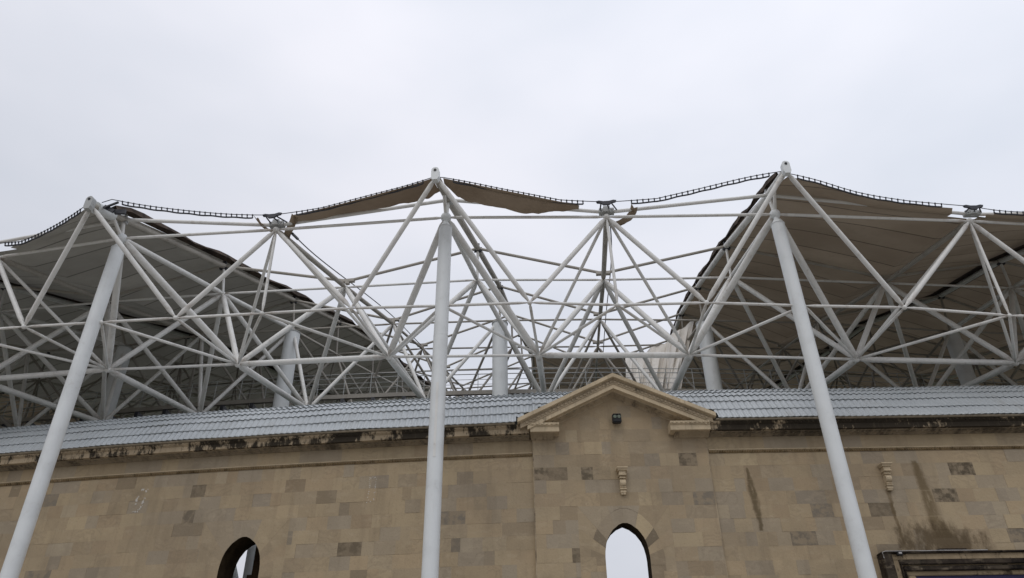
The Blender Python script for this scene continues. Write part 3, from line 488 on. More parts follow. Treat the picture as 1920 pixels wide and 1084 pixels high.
# raking cornice of the gable
APX = 2.28
def rake(prof, name, mat, tipL=.08, tipR=4.487, beads=None, ytop=9.185):
    bm = bmesh.new(); n = len(prof)
    def ring(x, sl): return [bm.verts.new((x, y, ytop + dz - abs(x - APX) * sl)) for y, dz in prof]
    A, B, C_ = ring(tipL, SL), ring(APX, SL), ring(tipR, SR)
    for P, Q in ((A, B), (B, C_)):
        for k in range(n): bm.faces.new((P[k], Q[k], Q[(k + 1) % n], P[(k + 1) % n]))
    bm.faces.new(A[::-1]); bm.faces.new(C_)
    if beads:
        y, dz, step, sz = beads
        for a, b, sl in ((tipL + .1, APX, SL), (APX, tipR - .1, SR)):
            m = int((b - a) / step)
            for k in range(m):
                x = a + (k + .5) * (b - a) / m; rot = Matrix.Rotation(-math.atan(sl) if x < APX else math.atan(sl), 3, 'Y')
                box(bm, (x, y, ytop + dz - abs(x - APX) * sl), sz, rot)
    obj(name, bm, mat, wall)
rake([(15.50, -.10), (15.50, -.012), (15.53, 0), (16.45, 0), (16.45, -.112), (15.52, -.112)], 'raking_cap', M_TRIM)
rake([(15.575, -.1125), (15.575, -.135), (15.60, -.14), (15.60, -.225), (15.58, -.23), (15.58, -.248), (16.40, -.248), (16.40, -.1125)], 'raking_egg_band', M_CARVED, .14, 4.43, (15.598, -.182, .085, (.05, .035, .05)))
rake([(15.60, -.35), (15.60, -.2485), (16.40, -.2485), (16.40, -.36), (15.75, -.36), (15.74, -.352)], 'raking_fascia', M_TRIM, .30, 4.28)
rake([(15.76, -.3605), (15.76, -.372), (15.93, -.425), (15.945, -.445), (15.965, -.445), (15.965, -.3605)], 'raking_bed_moulding', M_CARVED, .70, 3.9, (15.84, -.398, .16, (.06, .15, .010)))
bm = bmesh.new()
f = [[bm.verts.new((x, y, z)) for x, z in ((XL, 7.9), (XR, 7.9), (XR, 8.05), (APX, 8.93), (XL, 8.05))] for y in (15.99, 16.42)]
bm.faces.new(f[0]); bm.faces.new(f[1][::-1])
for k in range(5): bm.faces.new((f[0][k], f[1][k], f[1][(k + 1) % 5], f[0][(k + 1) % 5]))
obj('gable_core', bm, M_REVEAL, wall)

# ------------------------------------------------------------------ curved tile-sheet roof
def rake_top(x): return 9.185 - abs(x - APX) * (SL if x < APX else SR)
SLOPES = [55, 54, 44, 37, 30, 24, 15, 5, -6, -20, -34, -46]
PRO = [(0.0, 0.0)]
for a in SLOPES: PRO.append((PRO[-1][0] + .35 * math.cos(R(a)), PRO[-1][1] + .35 * math.sin(R(a))))
def roof(name, x0, x1):
    bm = bmesh.new(); dx = .137 / 6; nx = int((x1 - x0) / dx); rnd = random.Random(3)
    for r, a in enumerate(SLOPES):
        (o0, h0), (o1, h1) = PRO[r], PRO[r + 1]; nrm = (-math.sin(R(a)), math.cos(R(a)))
        rows = []
        for t, lift in ((.10, .016), (-.07, .022), (-.07, .032), (.0, .035), (.5, .020), (1.0, .006)):
            line = []
            for k in range(nx + 1):
                x = x0 + k * dx; ph = (x / .137) % 1.0
                wave = .027 * (math.sin(math.pi * ph / .62) if ph < .62 else -.35 * math.sin(math.pi * (ph - .62) / .38))
                edge = .055 * (math.cos(2 * math.pi * (ph - .31)) if t < .2 else 0) * (1 if t <= .12 else 0)
                tt = t - edge
                o = o0 + (o1 - o0) * tt; h = h0 + (h1 - h0) * tt; l = wave + lift
                yb = wall_y(min(x, XL)) if x < XL else 16.0
                sag = .006 * math.sin(x * 1.3) + .004 * math.sin(x * 3.1 + r)
                line.append((x, yb - .445 + o + nrm[0] * l, 8.046 + h + nrm[1] * l + sag))
            rows.append(line)
        for A, B in zip(rows, rows[1:]):
            va = [None] * (nx + 1); vb = [None] * (nx + 1)
            for k in range(nx):
                p = A[k]
                if .05 < p[0] < 4.52 and p[1] < 16.46 and p[2] < rake_top(p[0]) + .03: continue
                for v, L_, i in ((va, A, k), (va, A, k + 1), (vb, B, k), (vb, B, k + 1)):
                    if v[i] is None: v[i] = bm.verts.new(L_[i])
                bm.faces.new((va[k], va[k + 1], vb[k + 1], vb[k]))
    return obj(name, bm, M_ROOF, wall, smooth=False)
roof('tile_roof', -20.5, APX); roof('tile_roof', APX, 20.5)

# ------------------------------------------------------------------ corbels, marks, gate
def corbel(x, y, ztop, label):
    bm = bmesh.new()
    def slab(w, d, za, zb): bbox(bm, x - w / 2, x + w / 2, y - d, y + .01, za, zb)
    slab(.235, .235, ztop - .022, ztop); slab(.215, .215, ztop - .045, ztop - .024); slab(.20, .20, ztop - .068, ztop - .047)
    slab(.14, .165, ztop - .14, ztop - .07); slab(.165, .18, ztop - .165, ztop - .142)
    slab(.115, .12, ztop - .20, ztop - .167); slab(.135, .14, ztop - .222, ztop - .202)
    slab(.11, .09, ztop - .25, ztop - .224)
    sweep(bm, [(x - .062, y - .075, ztop - .315), (x + .062, y - .075, ztop - .315)], .075, 16)
    slab(.115, .085, ztop - .44, ztop - .315); slab(.13, .105, ztop - .415, ztop - .40); slab(.135, .11, ztop - .455, ztop - .435)
    slab(.11, .075, ztop - .49, ztop - .457); slab(.125, .085, ztop - .52, ztop - .495)
    sweep(bm, [(x - .05, y - .045, ztop - .535), (x + .05, y - .045, ztop - .535)], .03, 10)
    obj('corbel', bm, M_TRIM, wall, label=label)
corbel(2.335, 15.96, 7.035, 'scrolled corbel above the arched window of the gable')
corbel(8.09, 16.0, 7.06, 'scrolled corbel above the gateway with a damp streak under it')

def residue(name, o, yw, pts, rnd, size=.018):
    bm = bmesh.new()
    for (xa, za), (xb, zb) in pts:
        n = max(2, int(math.hypot(xb - xa, zb - za) / .022))
        for k in range(n):
            if rnd.random() < .18: continue
            t = (k + rnd.random()) / n; s = size * rnd.uniform(.5, 1.5)
            px = xa + (xb - xa) * t + rnd.gauss(0, .010); pz = za + (zb - za) * t + rnd.gauss(0, .010)
            box(bm, (px, yw(px) - .004, pz), (s * rnd.uniform(.6, 1.6), .006, s * rnd.uniform(.6, 1.6)), Matrix.Rotation(rnd.uniform(0, 3), 3, 'Y'))
    o = obj(name, bm, M_MARK, wall); o['kind'] = 'stuff'
rnd = random.Random(5)
residue('adhesive_mark', None, wall_y, [((-8.66, 7.08), (-8.52, 7.09)), ((-8.50, 7.09), (-8.51, 6.98)), ((-8.52, 6.90), (-8.53, 6.72)), ((-8.53, 6.72), (-8.60, 6.60)), ((-8.67, 6.93), (-8.70, 6.72)), ((-8.72, 6.57), (-8.60, 6.56))], rnd, .022)
residue('adhesive_mark', None, wall_y, [((-3.24, 7.06), (-3.10, 7.06)), ((-3.24, 7.06), (-3.245, 6.50)), ((-3.10, 7.06), (-3.105, 6.55)), ((-3.25, 6.50), (-3.15, 6.55))], rnd, .012)

# gateway surround at the right edge
gate = [('gate_label_moulding', M_GATE_BLACK, .26, 7.44, 5.182, .20, .035), ('gate_band', M_GATE_PALE, .20, 7.64, 5.147, .13, .125), ('gate_band', M_GATE_BLACK, .24, 7.77, 5.022, .035, .09),
        ('gate_band', M_GATE_PALE, .17, 7.805, 4.932, .03, .028), ('gate_band', M_GATE_BLACK, .21, 7.835, 4.904, .03, .085), ('gate_band', M_GATE_PALE, .13, 7.865, 4.819, .20, .085)]
for nm, mat, proud, x0, z1, w, th in gate:
    bm = bmesh.new(); x1 = 16.0
    bbox(bm, x0, x1, 16.0 - proud, 16.02, z1 - th, z1); bbox(bm, x0, x0 + w, 16.0 - proud, 16.02, 0, z1 - th - .001)
    bmesh.ops.bevel(bm, geom=bm.edges[:], offset=.012, segments=2, affect='EDGES')
    obj(nm, bm, mat, wall)
bm = bmesh.new(); bbox(bm, 8.66, 9.22, 15.80, 16.01, 5.185, 5.24); bbox(bm, 8.60, 9.30, 15.86, 16.01, 5.18, 5.20)
obj('sooty_ledge', bm, M_GATE_BLACK, wall)
bm = bmesh.new(); bbox(bm, 8.066, 15.9, 15.93, 15.955, 2.2, 4.733); bbox(bm, 8.066, 15.9, 15.915, 15.93, 4.66, 4.733)
tag(obj('sign_board', bm, M_VIOLET), 'dark violet board filling the sooty gateway', 'sign')

# floodlights and the wire over the gate
fl = thing('floodlight', 'square black twin-lens floodlight under the peak of the gable', 'floodlight', (2.325, 15.95, 8.17))
bm = bmesh.new(); bbox(bm, 2.225, 2.425, 15.76, 15.90, 8.075, 8.285); bmesh.ops.bevel(bm, geom=bm.edges[:], offset=.02, segments=2, affect='EDGES')
bbox(bm, 2.24, 2.41, 15.735, 15.755, 8.255, 8.27); obj('housing', bm, M_BLACK, fl)
for x in (2.28, 2.37):
    bm = bmesh.new(); sweep(bm, [(x, 15.763, 8.205), (x, 15.742, 8.205)], [.042, .038], 16); obj('lens', bm, M_LAMP, fl)
bm = bmesh.new(); bbox(bm, 2.29, 2.36, 15.90, 15.962, 8.13, 8.19); obj('bracket', bm, M_BLACK, fl)
fl = thing('floodlight', 'tiny black floodlight on the sooty moulding of the gateway', 'floodlight', (7.77, 15.74, 5.13))
bm = bmesh.new(); bbox(bm, 7.72, 7.83, 15.66, 15.74, 5.085, 5.17); bmesh.ops.bevel(bm, geom=bm.edges[:], offset=.01, segments=1, affect='EDGES'); obj('housing', bm, M_BLACK, fl)
bm = bmesh.new(); bbox(bm, 7.745, 7.805, 15.650, 15.664, 5.115, 5.15); obj('lens', bm, M_WIRE, fl)
pts = [(7.46, 15.735, 5.05), (7.45, 15.73, 5.165), (7.52, 15.73, 5.188), (7.75, 15.73, 5.185), (8.0, 15.73, 5.190), (8.3, 15.73, 5.183), (8.65, 15.73, 5.187), (9.2, 15.73, 5.183), (9.6, 15.735, 5.186)]
tag(obj('cable', sweep(bmesh.new(), pts, .0085, 6), M_WIRE), 'thin pale wire draped along the top of the gateway moulding', 'cable')
# ------------------------------------------------------------------ canopy space frame
for r in 'CBDEFGH':
    for j in list(N[r]): pass
ROWS = ['C', 'B', 'D', 'E', 'F', 'G', 'H']; LROWS = ['L1', 'L2', 'L3', 'L4', 'L5', 'L6']
for u in ('', 'u'):
    for j in N['H' + u]:
        d = N['H' + u][j] - N['G' + u][j]
        N.setdefault('I' + u, {})[j] = N['H' + u][j] + d; N.setdefault('J' + u, {})[j] = N['H' + u][j] + 2 * d
J0, J1 = -5, 4
ridges = [j for j in range(J0, J1 + 1)]
halves = [J0 + k * .5 for k in range(int((J1 - J0) * 2) + 1)]
quarters = [J0 + .25 + k * .5 for k in range(int((J1 - J0) * 2))]
segs = []                                # (part name, a, b, radius, material, tapered)
def S(kind, a, b, r, mat=None, taper=True): segs.append((kind, a, b, r, mat, taper))
rowmat = {'C': M_STEEL, 'B': M_STEEL, 'D': M_SHADED, 'E': M_SHADED_REAR, 'F': M_SHADED_REAR, 'G': M_SHADED_REAR, 'H': M_SHADED_REAR}
isr = lambda j: abs(j - round(j)) < 1e-6
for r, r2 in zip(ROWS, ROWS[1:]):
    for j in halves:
        S('top_chord', N[r][j], N[r2][j], (.070 if isr(j) else .068) if r in 'CB' else .05, M_STEEL if isr(j) and r in 'CB' else M_SHADED)
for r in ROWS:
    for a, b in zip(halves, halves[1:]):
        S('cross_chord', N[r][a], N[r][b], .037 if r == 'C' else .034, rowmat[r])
        S('purlin', N[r + 'u'][a], N[r + 'u'][b], .045 if r == 'C' else .044, M_SHADED if r != 'C' else M_STEEL, False)
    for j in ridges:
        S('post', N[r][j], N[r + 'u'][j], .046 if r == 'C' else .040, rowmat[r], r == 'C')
        if r == 'C': S('post', N['C'][j], N['P'][j].lerp(N['Cu'][j], .62), .042, M_STEEL)
for a, b in zip(quarters, quarters[1:]):
    mid = (a + b) / 2
    for k, l in enumerate(LROWS):
        rad = (.036 if isr(mid) else .074) if l == 'L1' else .048
        S('bottom_chord', N[l][a], N[l][b], rad, M_STEEL if l == 'L1' else M_SHADED_REAR)
for q in quarters:
    lo, hi = q - .25, q + .25
    for a in (lo, hi): S('mid_chord', N['M'][a], N['M'][q], .032, M_STEEL)
    for j in (lo, hi):
        if isr(j): S('front_leg', N['P'][j], N['M'][q], .056, M_STEEL)
        else: S('front_leg', N['C'][j], N['M'][q], .057, M_STEEL)
        S('brace', N['M'][j], N['L1'][q], .035, M_STEEL)
        if not isr(j): S('brace', N['C'][j], N['L1'][q], .040, M_STEEL)
        else: S('main_brace', N['C'][j], N['L1'][q], .084, M_STEEL)
    S('brace', N['M'][q], N['L1'][q], .034, M_STEEL)
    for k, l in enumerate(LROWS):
        if k: S('bottom_chord', N[LROWS[k - 1]][q], N[l][q], .086 if k == 1 else .06, M_STEEL if k == 1 else M_SHADED_REAR)
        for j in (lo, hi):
            if k: S('rear_brace', N[ROWS[k]][j], N[l][q], .068 if k == 1 else .044, M_STEEL if k == 1 else M_SHADED_REAR)
            S('main_brace' if k < 2 else 'rear_brace', N[ROWS[k + 1]][j], N[l][q], .074 if k == 0 else (.062 if k == 1 else .044), M_STEEL if k < 2 else M_SHADED_REAR)
for j in halves:
    if not isr(j): S('brace', N['C'][j], N['M'][j], .035, M_STEEL)

CAMP = Vector((0, 0, EYE))
def px_of(p):
    d = p - CAMP; c, s = math.cos(PITCH), math.sin(PITCH)
    zc = d.y * c + d.z * s; yu = -d.y * s + d.z * c
    if zc < .5: return None
    u, v = FPX * d.x / zc, FPX * yu / zc; cr, sr = math.cos(ROLL), math.sin(ROLL)
    return 960 + u * cr - v * sr, 542 - (u * sr + v * cr), zc
def shown(a, b, r):
    """rough size in the photo: visible length times width"""
    n = 0
    for k in range(9):
        q = px_of(a.lerp(b, k / 8))
        if q and -20 < q[0] < 1940 and 0 < q[1] < 790: n += 1
    if not n: return 0
    q = px_of(a.lerp(b, .5)); return n / 9 * (b - a).length * r / (q[2] ** 2) if q else 0

frame = thing('space_frame', 'white tubular steel space frame of the stadium canopy spanning above the wall', 'space frame', (0, 18, 8.5))
LIMIT = 98
kinds = {}
for s in segs: kinds.setdefault(s[0], []).append(s)
for kind, L in kinds.items():
    L.sort(key=lambda s: -shown(s[1], s[2], s[3]))
    for s in L[:LIMIT]:
        if shown(s[1], s[2], s[3]) > 0: obj(kind, tube(bmesh.new(), s[1], s[2], s[3], 12, .07, s[5]), s[4], frame, True)
    rest = [s for s in L[:LIMIT] if shown(s[1], s[2], s[3]) == 0] + L[LIMIT:]
    if rest:
        bm = bmesh.new()
        for s in rest: tube(bm, s[1], s[2], s[3], 8, .07, False)
        o = obj('remaining_' + kind + 's', bm, M_SHADED_REAR, frame, True); o['kind'] = 'stuff'

balls = []
for j in halves:
    if not isr(j): balls.append((N['C'][j], .078))
    for r in 'BDEF': balls.append((N[r][j], .075 if r in 'BD' else .06))
    balls.append((N['M'][j], .048))
for q in quarters:
    balls.append((N['M'][q], .056)); balls.append((N['L1'][q], .085)); balls.append((N['L2'][q], .085)); balls.append((N['L3'][q], .08))
balls.sort(key=lambda t: -shown(t[0], t[0] + Vector((0, 0, .01)), t[1]))
for p, r in balls[:96]:
    if shown(p, p + Vector((0, 0, .01)), r) > 0: obj('node_ball', ball(bmesh.new(), p, r, 14), M_STEEL if p.y < 20 else M_SHADED, frame, True)
for j in ridges:
    line = [N['P'][j] + (N['P'][j] - N['Cu'][j]).normalized() * .05] + [N[r + 'u'][j] for r in ROWS + ['I', 'J']]
    obj('ridge_tube', sweep(bmesh.new(), line, .086, 14), M_SHADED if j in (-1, 0) else M_STEEL, frame, True)
    # rounded peak plate with its bolt
    out = (N['P'][j] - N['C'][j]); out.z = 0; out.normalize(); side = Vector((out.y, -out.x, 0)); c = N['P'][j] + out * .06
    bm = bmesh.new(); prof = [(.088 * math.cos(R(t)), .10 + .088 * math.sin(R(t))) for t in range(0, 181, 15)] + [(-.088, -.10), (-.06, -.17), (.06, -.17), (.088, -.10)]
    A = [bm.verts.new(c + side * u + Vector((0, 0, w)) + out * .07) for u, w in prof]; B = [bm.verts.new(c + side * u + Vector((0, 0, w)) - out * .07) for u, w in prof]
    bm.faces.new(A); bm.faces.new(B[::-1])
    for k in range(len(prof)): bm.faces.new((A[k], B[k], B[(k + 1) % len(prof)], A[(k + 1) % len(prof)]))
    bmesh.ops.recalc_face_normals(bm, faces=bm.faces[:])
    pc = obj('peak_plate', bm, M_GALV if j == -1 else M_COLUMN, frame)
    bm = bmesh.new(); sweep(bm, [c + out * .065 + Vector((0, 0, .10)), c + out * .085 + Vector((0, 0, .10))], .033, 12)
    b = obj('bolt', bm, M_BLACK, None); b.parent = pc; b.matrix_parent_inverse = pc.matrix_parent_inverse @ Matrix.Translation(frame.location)
    if j == -1:
        bm = bmesh.new(); a = N['P'][j].lerp(N['Cu'][j], .12); sweep(bm, [a, N['P'][j].lerp(N['Cu'][j], .62)], .145, 16); obj('ridge_sleeve', bm, M_COLUMN, frame, True)
        bm = bmesh.new(); box(bm, N['P'][j] + Vector((.35, .15, .14)), (.34, .04, .04), Matrix.Rotation(-.5, 3, 'Y')); box(bm, N['P'][j] + Vector((.30, .2, .06)), (.30, .05, .09), Matrix.Rotation(.5, 3, 'Y'))
        box(bm, N['P'][j] + Vector((.52, .3, .05)), (.24, .06, .12)); obj('torn_bracket', bm, M_DARK, frame)
    # small cleats where purlins meet the ridge
    for r in 'CBDEF':
        bm = bmesh.new(); p = N[r + 'u'][j]; box(bm, p + Vector((0, 0, -.10)), (.22, .09, .05)); box(bm, p + Vector((0, 0, .12)), (.10, .08, .10)); box(bm, p + Vector((.10, 0, -.03)), (.05, .06, .12))
        obj('cleat', bm, M_DARK if r != 'C' else M_GALV, frame)

def outward(j):
    k = min(max(j, J0), J1); a = math.floor(k); b = min(a + 1, J1)
    d = (N['P'][a] - N['C'][a]).lerp(N['P'][b] - N['C'][b], k - a); d.z = 0; return d.normalized()
def plate_pt(jv): return N['C'][jv] + outward(jv) * .32 + Vector((0, 0, .20))
VAL = [j for j in halves if not isr(j)]
for jv in VAL:
    p = plate_pt(jv); o = outward(jv); s = Vector((-o.y, o.x, 0)); v = N['Cu'][jv]
    bm = bmesh.new(); rz = math.atan2(s.y, s.x)
    box(bm, v + Vector((0, 0, .015)), (.36, .16, .11), Matrix.Rotation(rz, 3, 'Z')); box(bm, v + o * .09 + Vector((0, 0, .03)), (.16, .05, .15), Matrix.Rotation(rz, 3, 'Z'))
    for k in (-1, 1): sweep(bm, [v + s * (.13 * k) + o * .08, v + s * (.13 * k) - o * .09], .028, 8)
    obj('saddle_block', bm, M_GALV, frame)
    bm = bmesh.new()
    pr = [(-.24, .03), (-.17, .045), (-.07, .02), (.07, .02), (.17, .045), (.24, .03), (.22, -.02), (.12, -.04), (.07, -.09), (-.07, -.09), (-.12, -.04), (-.22, -.02)]
    A = [bm.verts.new(p + s * u + Vector((0, 0, w)) + o * .02) for u, w in pr]; B = [bm.verts.new(p + s * u + Vector((0, 0, w)) - o * .02) for u, w in pr]
    bm.faces.new(A); bm.faces.new(B[::-1])
    for k in range(len(pr)): bm.faces.new((A[k], B[k], B[(k + 1) % len(pr)], A[(k + 1) % len(pr)]))
    bmesh.ops.recalc_face_normals(bm, faces=bm.faces[:])
    for k in (-1, .15, 1): sweep(bm, [p + s * (.13 * k) + Vector((0, 0, -.06)), v + s * (.20 * k + .05) + Vector((0, 0, .06))], .018, 6)
    obj('cable_clamp', bm, M_DARK, frame)
    for r in 'BDEF':
        bm = bmesh.new(); q = N[r + 'u'][jv]; box(bm, q, (.42, .12, .09), Matrix.Rotation(rz, 3, 'Z')); box(bm, q + Vector((0, 0, -.07)), (.12, .12, .08)); obj('saddle_block', bm, M_SHADED, frame)

# ------------------------------------------------------------------ columns
names = {-3: 'white front column standing far outside the left bays', -2: 'white front column beyond the left edge bay', -1: 'leaning-looking white front column at the left, under the peak with the torn bracket', 0: 'white front column in the middle, with a narrow inspection plate on its shaft',
         1: 'white front column at the right, standing before the wall between the gable and the gateway', 2: 'white front column beyond the gateway'}
for j in (-2, -1, 0, 1, 2):
    p = N['C'][j]; c = thing('front_column', names[j], 'column', (p.x, p.y, 0), 'front columns of the canopy')
    zt = p.z - .33
    bm = lathe(bmesh.new(), (p.x, p.y), [(.30, 0), (.30, .04), (.157, .05), (.157, zt - 2.94)], 36); lathe(bm, (p.x, p.y), [(.1595, zt - 2.942), (.1595, zt - 2.93)], 36); lathe(bm, (p.x, p.y), [(.1545, zt - 2.932), (.1545, zt)], 36); o = obj('shaft', bm, M_COLUMN, c, True)
    bm = lathe(bmesh.new(), (p.x, p.y), [(.155, zt), (.166, zt), (.166, zt + .018), (.150, zt + .02), (.075, zt + .15), (.06, zt + .155), (.058, p.z - .09)], 32); obj('cone_head', bm, M_COLUMN, c, True)
    obj('ball_joint', ball(bmesh.new(), p, .128, 20), M_COLUMN, c, True)
    if j == 0:
        bm = bmesh.new(); bbox(bm, p.x - .03, p.x + .02, p.y - .1625, p.y - .12, 6.7, 8.3); obj('inspection_plate', bm, M_STEEL, c)
rn = {-3: 'thick rear column deep under the far left bays', -2: 'thick rear column in the dark under the left membrane', -1: 'thick white rear column behind the roof, seen again through the left arched window', 0: 'thick white rear column rising behind the roof just right of the middle front column',
      1: 'thick white rear column right of the gable, beside the loose cream cloth', 2: 'thick shaded rear column under the brown membrane at right', 3: 'thick rear column far right under the brown membrane'}
for j in (-3, -2, -1, 0, 1, 2):
    p = N['D'][j]; c = thing('rear_column', rn[j], 'column', (p.x, p.y, 0), 'rear columns of the canopy')
    obj('shaft', lathe(bmesh.new(), (p.x, p.y), [(.265, 0), (.265, p.z - .16)], 36), M_COLUMN, c, True)
    obj('head_plate', lathe(bmesh.new(), (p.x, p.y), [(.29, p.z - .16), (.29, p.z - .13), (.12, p.z - .125), (.09, p.z - .04)], 32), M_GALV, c)
    if j == -1:
        obj('raking_strut', tube(bmesh.new(), (p.x - .2, p.y, 5.6), (p.x - 1.6, p.y + .4, 9.0), .11, 14, .0, False), M_COLUMN, c, True)

# ------------------------------------------------------------------ membrane edges: the clamped edge cables
PXC = {  # ridge, valley -> picture points of the cable, ridge end first
    (-1, -1.5): [(160, 386), (135, 404), (100, 425), (60, 445), (20, 460), (-8, 468)],
    (-1, -.5): [(210, 374), (260, 384), (330, 393), (400, 400), (475, 404), (508, 404)],
    (0, -.5): [(810, 333), (760, 349), (700, 364), (640, 380), (590, 393), (550, 401), (530, 404)],
    (0, .5): [(832, 333), (880, 341), (930, 352), (1000, 365), (1050, 375), (1086, 382), (1122, 388)],
    (1, .5): [(1462, 322), (1425, 327), (1380, 337), (1320, 352), (1250, 368), (1190, 382), (1158, 388)],
    (1, 1.5): [(1477, 325), (1530, 336), (1600, 360), (1660, 371), (1720, 379), (1765, 384), (1785, 386)],
    (2, 1.5): None}
def resample(pts, n):
    L = [0]
    for a, b in zip(pts, pts[1:]): L.append(L[-1] + (b - a).length)
    out = []
    for k in range(n):
        t = L[-1] * k / (n - 1); i = 0
        while i < len(L) - 2 and L[i + 1] < t: i += 1
        out.append(pts[i].lerp(pts[i + 1], (t - L[i]) / max(1e-9, L[i + 1] - L[i])))
    return out
def edge_curve(j, jv, n=41):
    P, V = N['P'][j] + Vector((0, 0, .05)), plate_pt(jv); px = PXC.get((j, jv))
    if px:
        pts = []
        for x, y in px:
            t = (x - px[0][0]) / (px[-1][0] - px[0][0]); pts.append(at(x, y, P.y + .06 + (V.y - P.y - .06) * t + .25 * 4 * t * (1 - t) * .6))
        # smooth the measured polyline
        q = resample(pts, 15)
        for _ in range(2): q = [q[0]] + [(a + 2 * b + c) / 4 for a, b, c in zip(q, q[1:], q[2:])] + [q[-1]]
        q = resample(q, n); e = V - q[-1]
        return [p + e * max(0, (i / (n - 1) - .75) / .25) for i, p in enumerate(q)]
    o = outward((j + jv) / 2)
    return [P.lerp(V, t) + (-o * .30 + Vector((0, 0, -.16))) * 4 * t * (1 - t) for t in [k / (n - 1) for k in range(n)]]
EDGE_LABEL = {(-1, -1.5): 'clamped edge cable hanging from the left peak down to the left edge', (-1, -.5): 'bare clamped edge cable swagging right from the left peak with no cloth on it',
              (0, -.5): 'clamped edge cable carrying a long tan cloth strip left of the middle peak', (0, .5): 'clamped edge cable carrying a tan cloth strip right of the middle peak',
              (1, .5): 'bare clamped edge cable rising to the right peak with no cloth on it', (1, 1.5): 'clamped edge cable swagging right from the right peak along the brown membrane',
              (2, 1.5): 'clamped edge cable along the brown membrane at the right edge'}
for (j, jv), lab in EDGE_LABEL.items():
    pts = edge_curve(j, jv, 49); o = outward(jv); t = thing('edge_cable', lab, 'cable', pts[0], 'clamped edge cables between peaks and valleys')
    obj('cable', sweep(bmesh.new(), [pts[0].lerp(N['P'][j], .5)] + pts, .010, 6), M_DARK, t)
    bm = bmesh.new(); a0, a1 = (3, 43)
    low = [p - o * .03 + Vector((0, 0, -.070 + .008 * math.sin(i * .9))) for i, p in enumerate(pts)][a0:a1]
    sweep(bm, low, .019, 6); obj('clamp_bar', bm, M_DARK, t)
    L = resample(pts[a0:a1], 25); L2 = resample(low, 25)
    for a, b in zip(L, L2):
        d = (b - a); obj('clamp', sweep(bmesh.new(), [a - d * .25, a, a + d * .5, b], [.011, .023, .013, .022], 6), M_DARK, t)

# ------------------------------------------------------------------ membranes
OFFS = [-1.19, 0, 4.29, 8.94, 12.8, 16.62, 20.4, 24.2, 28.0, 31.8]
def poly_at(pts, off):
    i = 0
    while i < len(OFFS) - 2 and OFFS[i + 1] < off: i += 1
    t = (off - OFFS[i]) / (OFFS[i + 1] - OFFS[i]); return pts[i] + (pts[i + 1] - pts[i]) * t
def line_of(j):
    if isr(j): return [N['P'][j] + Vector((0, 0, .02))] + [N[r + 'u'][j] + Vector((0, 0, .20)) for r in ROWS + ['I', 'J']]
    v = N['Cu'][j]; p = plate_pt(j); f = v + (p - v) * 3.4; f.z = v.z + .25
    return [f] + [N[r + 'u'][j] + Vector((0, 0, .13)) for r in ROWS + ['I', 'J']]
def half_cell(bm, uvl, j, jv, off0=None, offmax=31.8, hole=True):
    A, B = line_of(j), line_of(jv); n = 24; F = edge_curve(j, jv, n + 1) if off0 is None else None
    ts = [0, .004, .009, .015, .022, .03, .04, .055, .075, .1, .13, .17, .21, .25, .3, .35, .4, .46, .52, .58, .64, .7, .76, .82, .88, .94, 1.0]
    grid = []; V = plate_pt(jv); ow = outward(jv)
    for i in range(n + 1):
        s = i / n; col = []
        of = (-1.19 + s * .87 + .30 * 4 * s * (1 - s)) if off0 is None else off0(s, j)
        base = lambda off: poly_at(A, off).lerp(poly_at(B, off), s) + Vector((0, 0, (.16 if off0 is None else .05) * math.sin(math.pi * s)))
        if F: fp = F[i] - ow * .025 + Vector((0, 0, -.072)); dv = fp - base(of)
        else: dv = Vector((0, 0, 0))
        for t in ts:
            off = of + (offmax - of) * t
            p = base(off) + dv * math.exp(-(off - of) / 1.6)
            p += Vector((0, 0, .035 * math.sin(off * 1.9 + s * 5 + j) * math.sin(math.pi * s)))
            col.append((bm.verts.new(p), (s, off)))
        grid.append(col)
    for a, b in zip(grid, grid[1:]):
        for k in range(len(ts) - 1):
            q = [a[k], b[k], b[k + 1], a[k + 1]]; c = sum((v.co for v, _ in q), Vector()) / 4
            if hole and off0 is None and (c - V).length < .50: continue
            f = bm.faces.new([v for v, _ in q])
            for l, (_, uv) in zip(f.loops, q): l[uvl].uv = uv
def membrane(label, cells, mat, off0=None, offmax=31.8):
    bm = bmesh.new(); uvl = bm.loops.layers.uv.new('UVMap')
    for j, jv in cells: half_cell(bm, uvl, j, jv, off0, offmax)
    for v in [v for v in bm.verts if not v.link_faces]: bm.verts.remove(v)
    bmesh.ops.remove_doubles(bm, verts=bm.verts[:], dist=.002)
    return tag(obj('membrane_panel', bm, mat, None, True), label, 'canopy membrane', 'stretched membrane panels of the canopy')
membrane('grey olive membrane panel stretched left from the left peak ridge', [(-1, -1.5), (-2, -1.5)], M_FAB_GREY)
membrane('grey olive membrane panel in the left bays beyond the dark ridge band', [(-2, -2.5), (-3, -2.5)], M_FAB_GREY)
membrane('shadowed membrane panel deepest in the lower left bays', [(-3, -3.5), (-4, -3.5)], M_FAB_GREY)
membrane('dim brown membrane panel low at the left edge behind the front column', [(-4, -4.5), (-5, -4.5), (-5, -5.5), (-6, -5.5), (-6, -6.5), (-7, -6.5)], M_FAB_BROWN)
membrane('brown membrane panel stretched right from the right peak ridge', [(1, 1.5), (2, 1.5)], M_FAB_BROWN)
membrane('dark brown membrane panel beyond the black ridge band at the right edge', [(2, 2.5), (3, 2.5), (3, 3.5), (4, 3.5), (4, 4.5), (5, 4.5)], M_FAB_BROWN)
membrane('brown remnant of membrane low behind the gable between the middle and right ridges', [(0, .5), (1, .5)], M_FAB_BROWN, lambda s, j: (15.4 + 4.2 * (1 - s) + 12 * min(1, max(0, (.50 - s) / .12)) if j else 20.7 - 5.3 * s) + .18 * math.sin(s * 17))
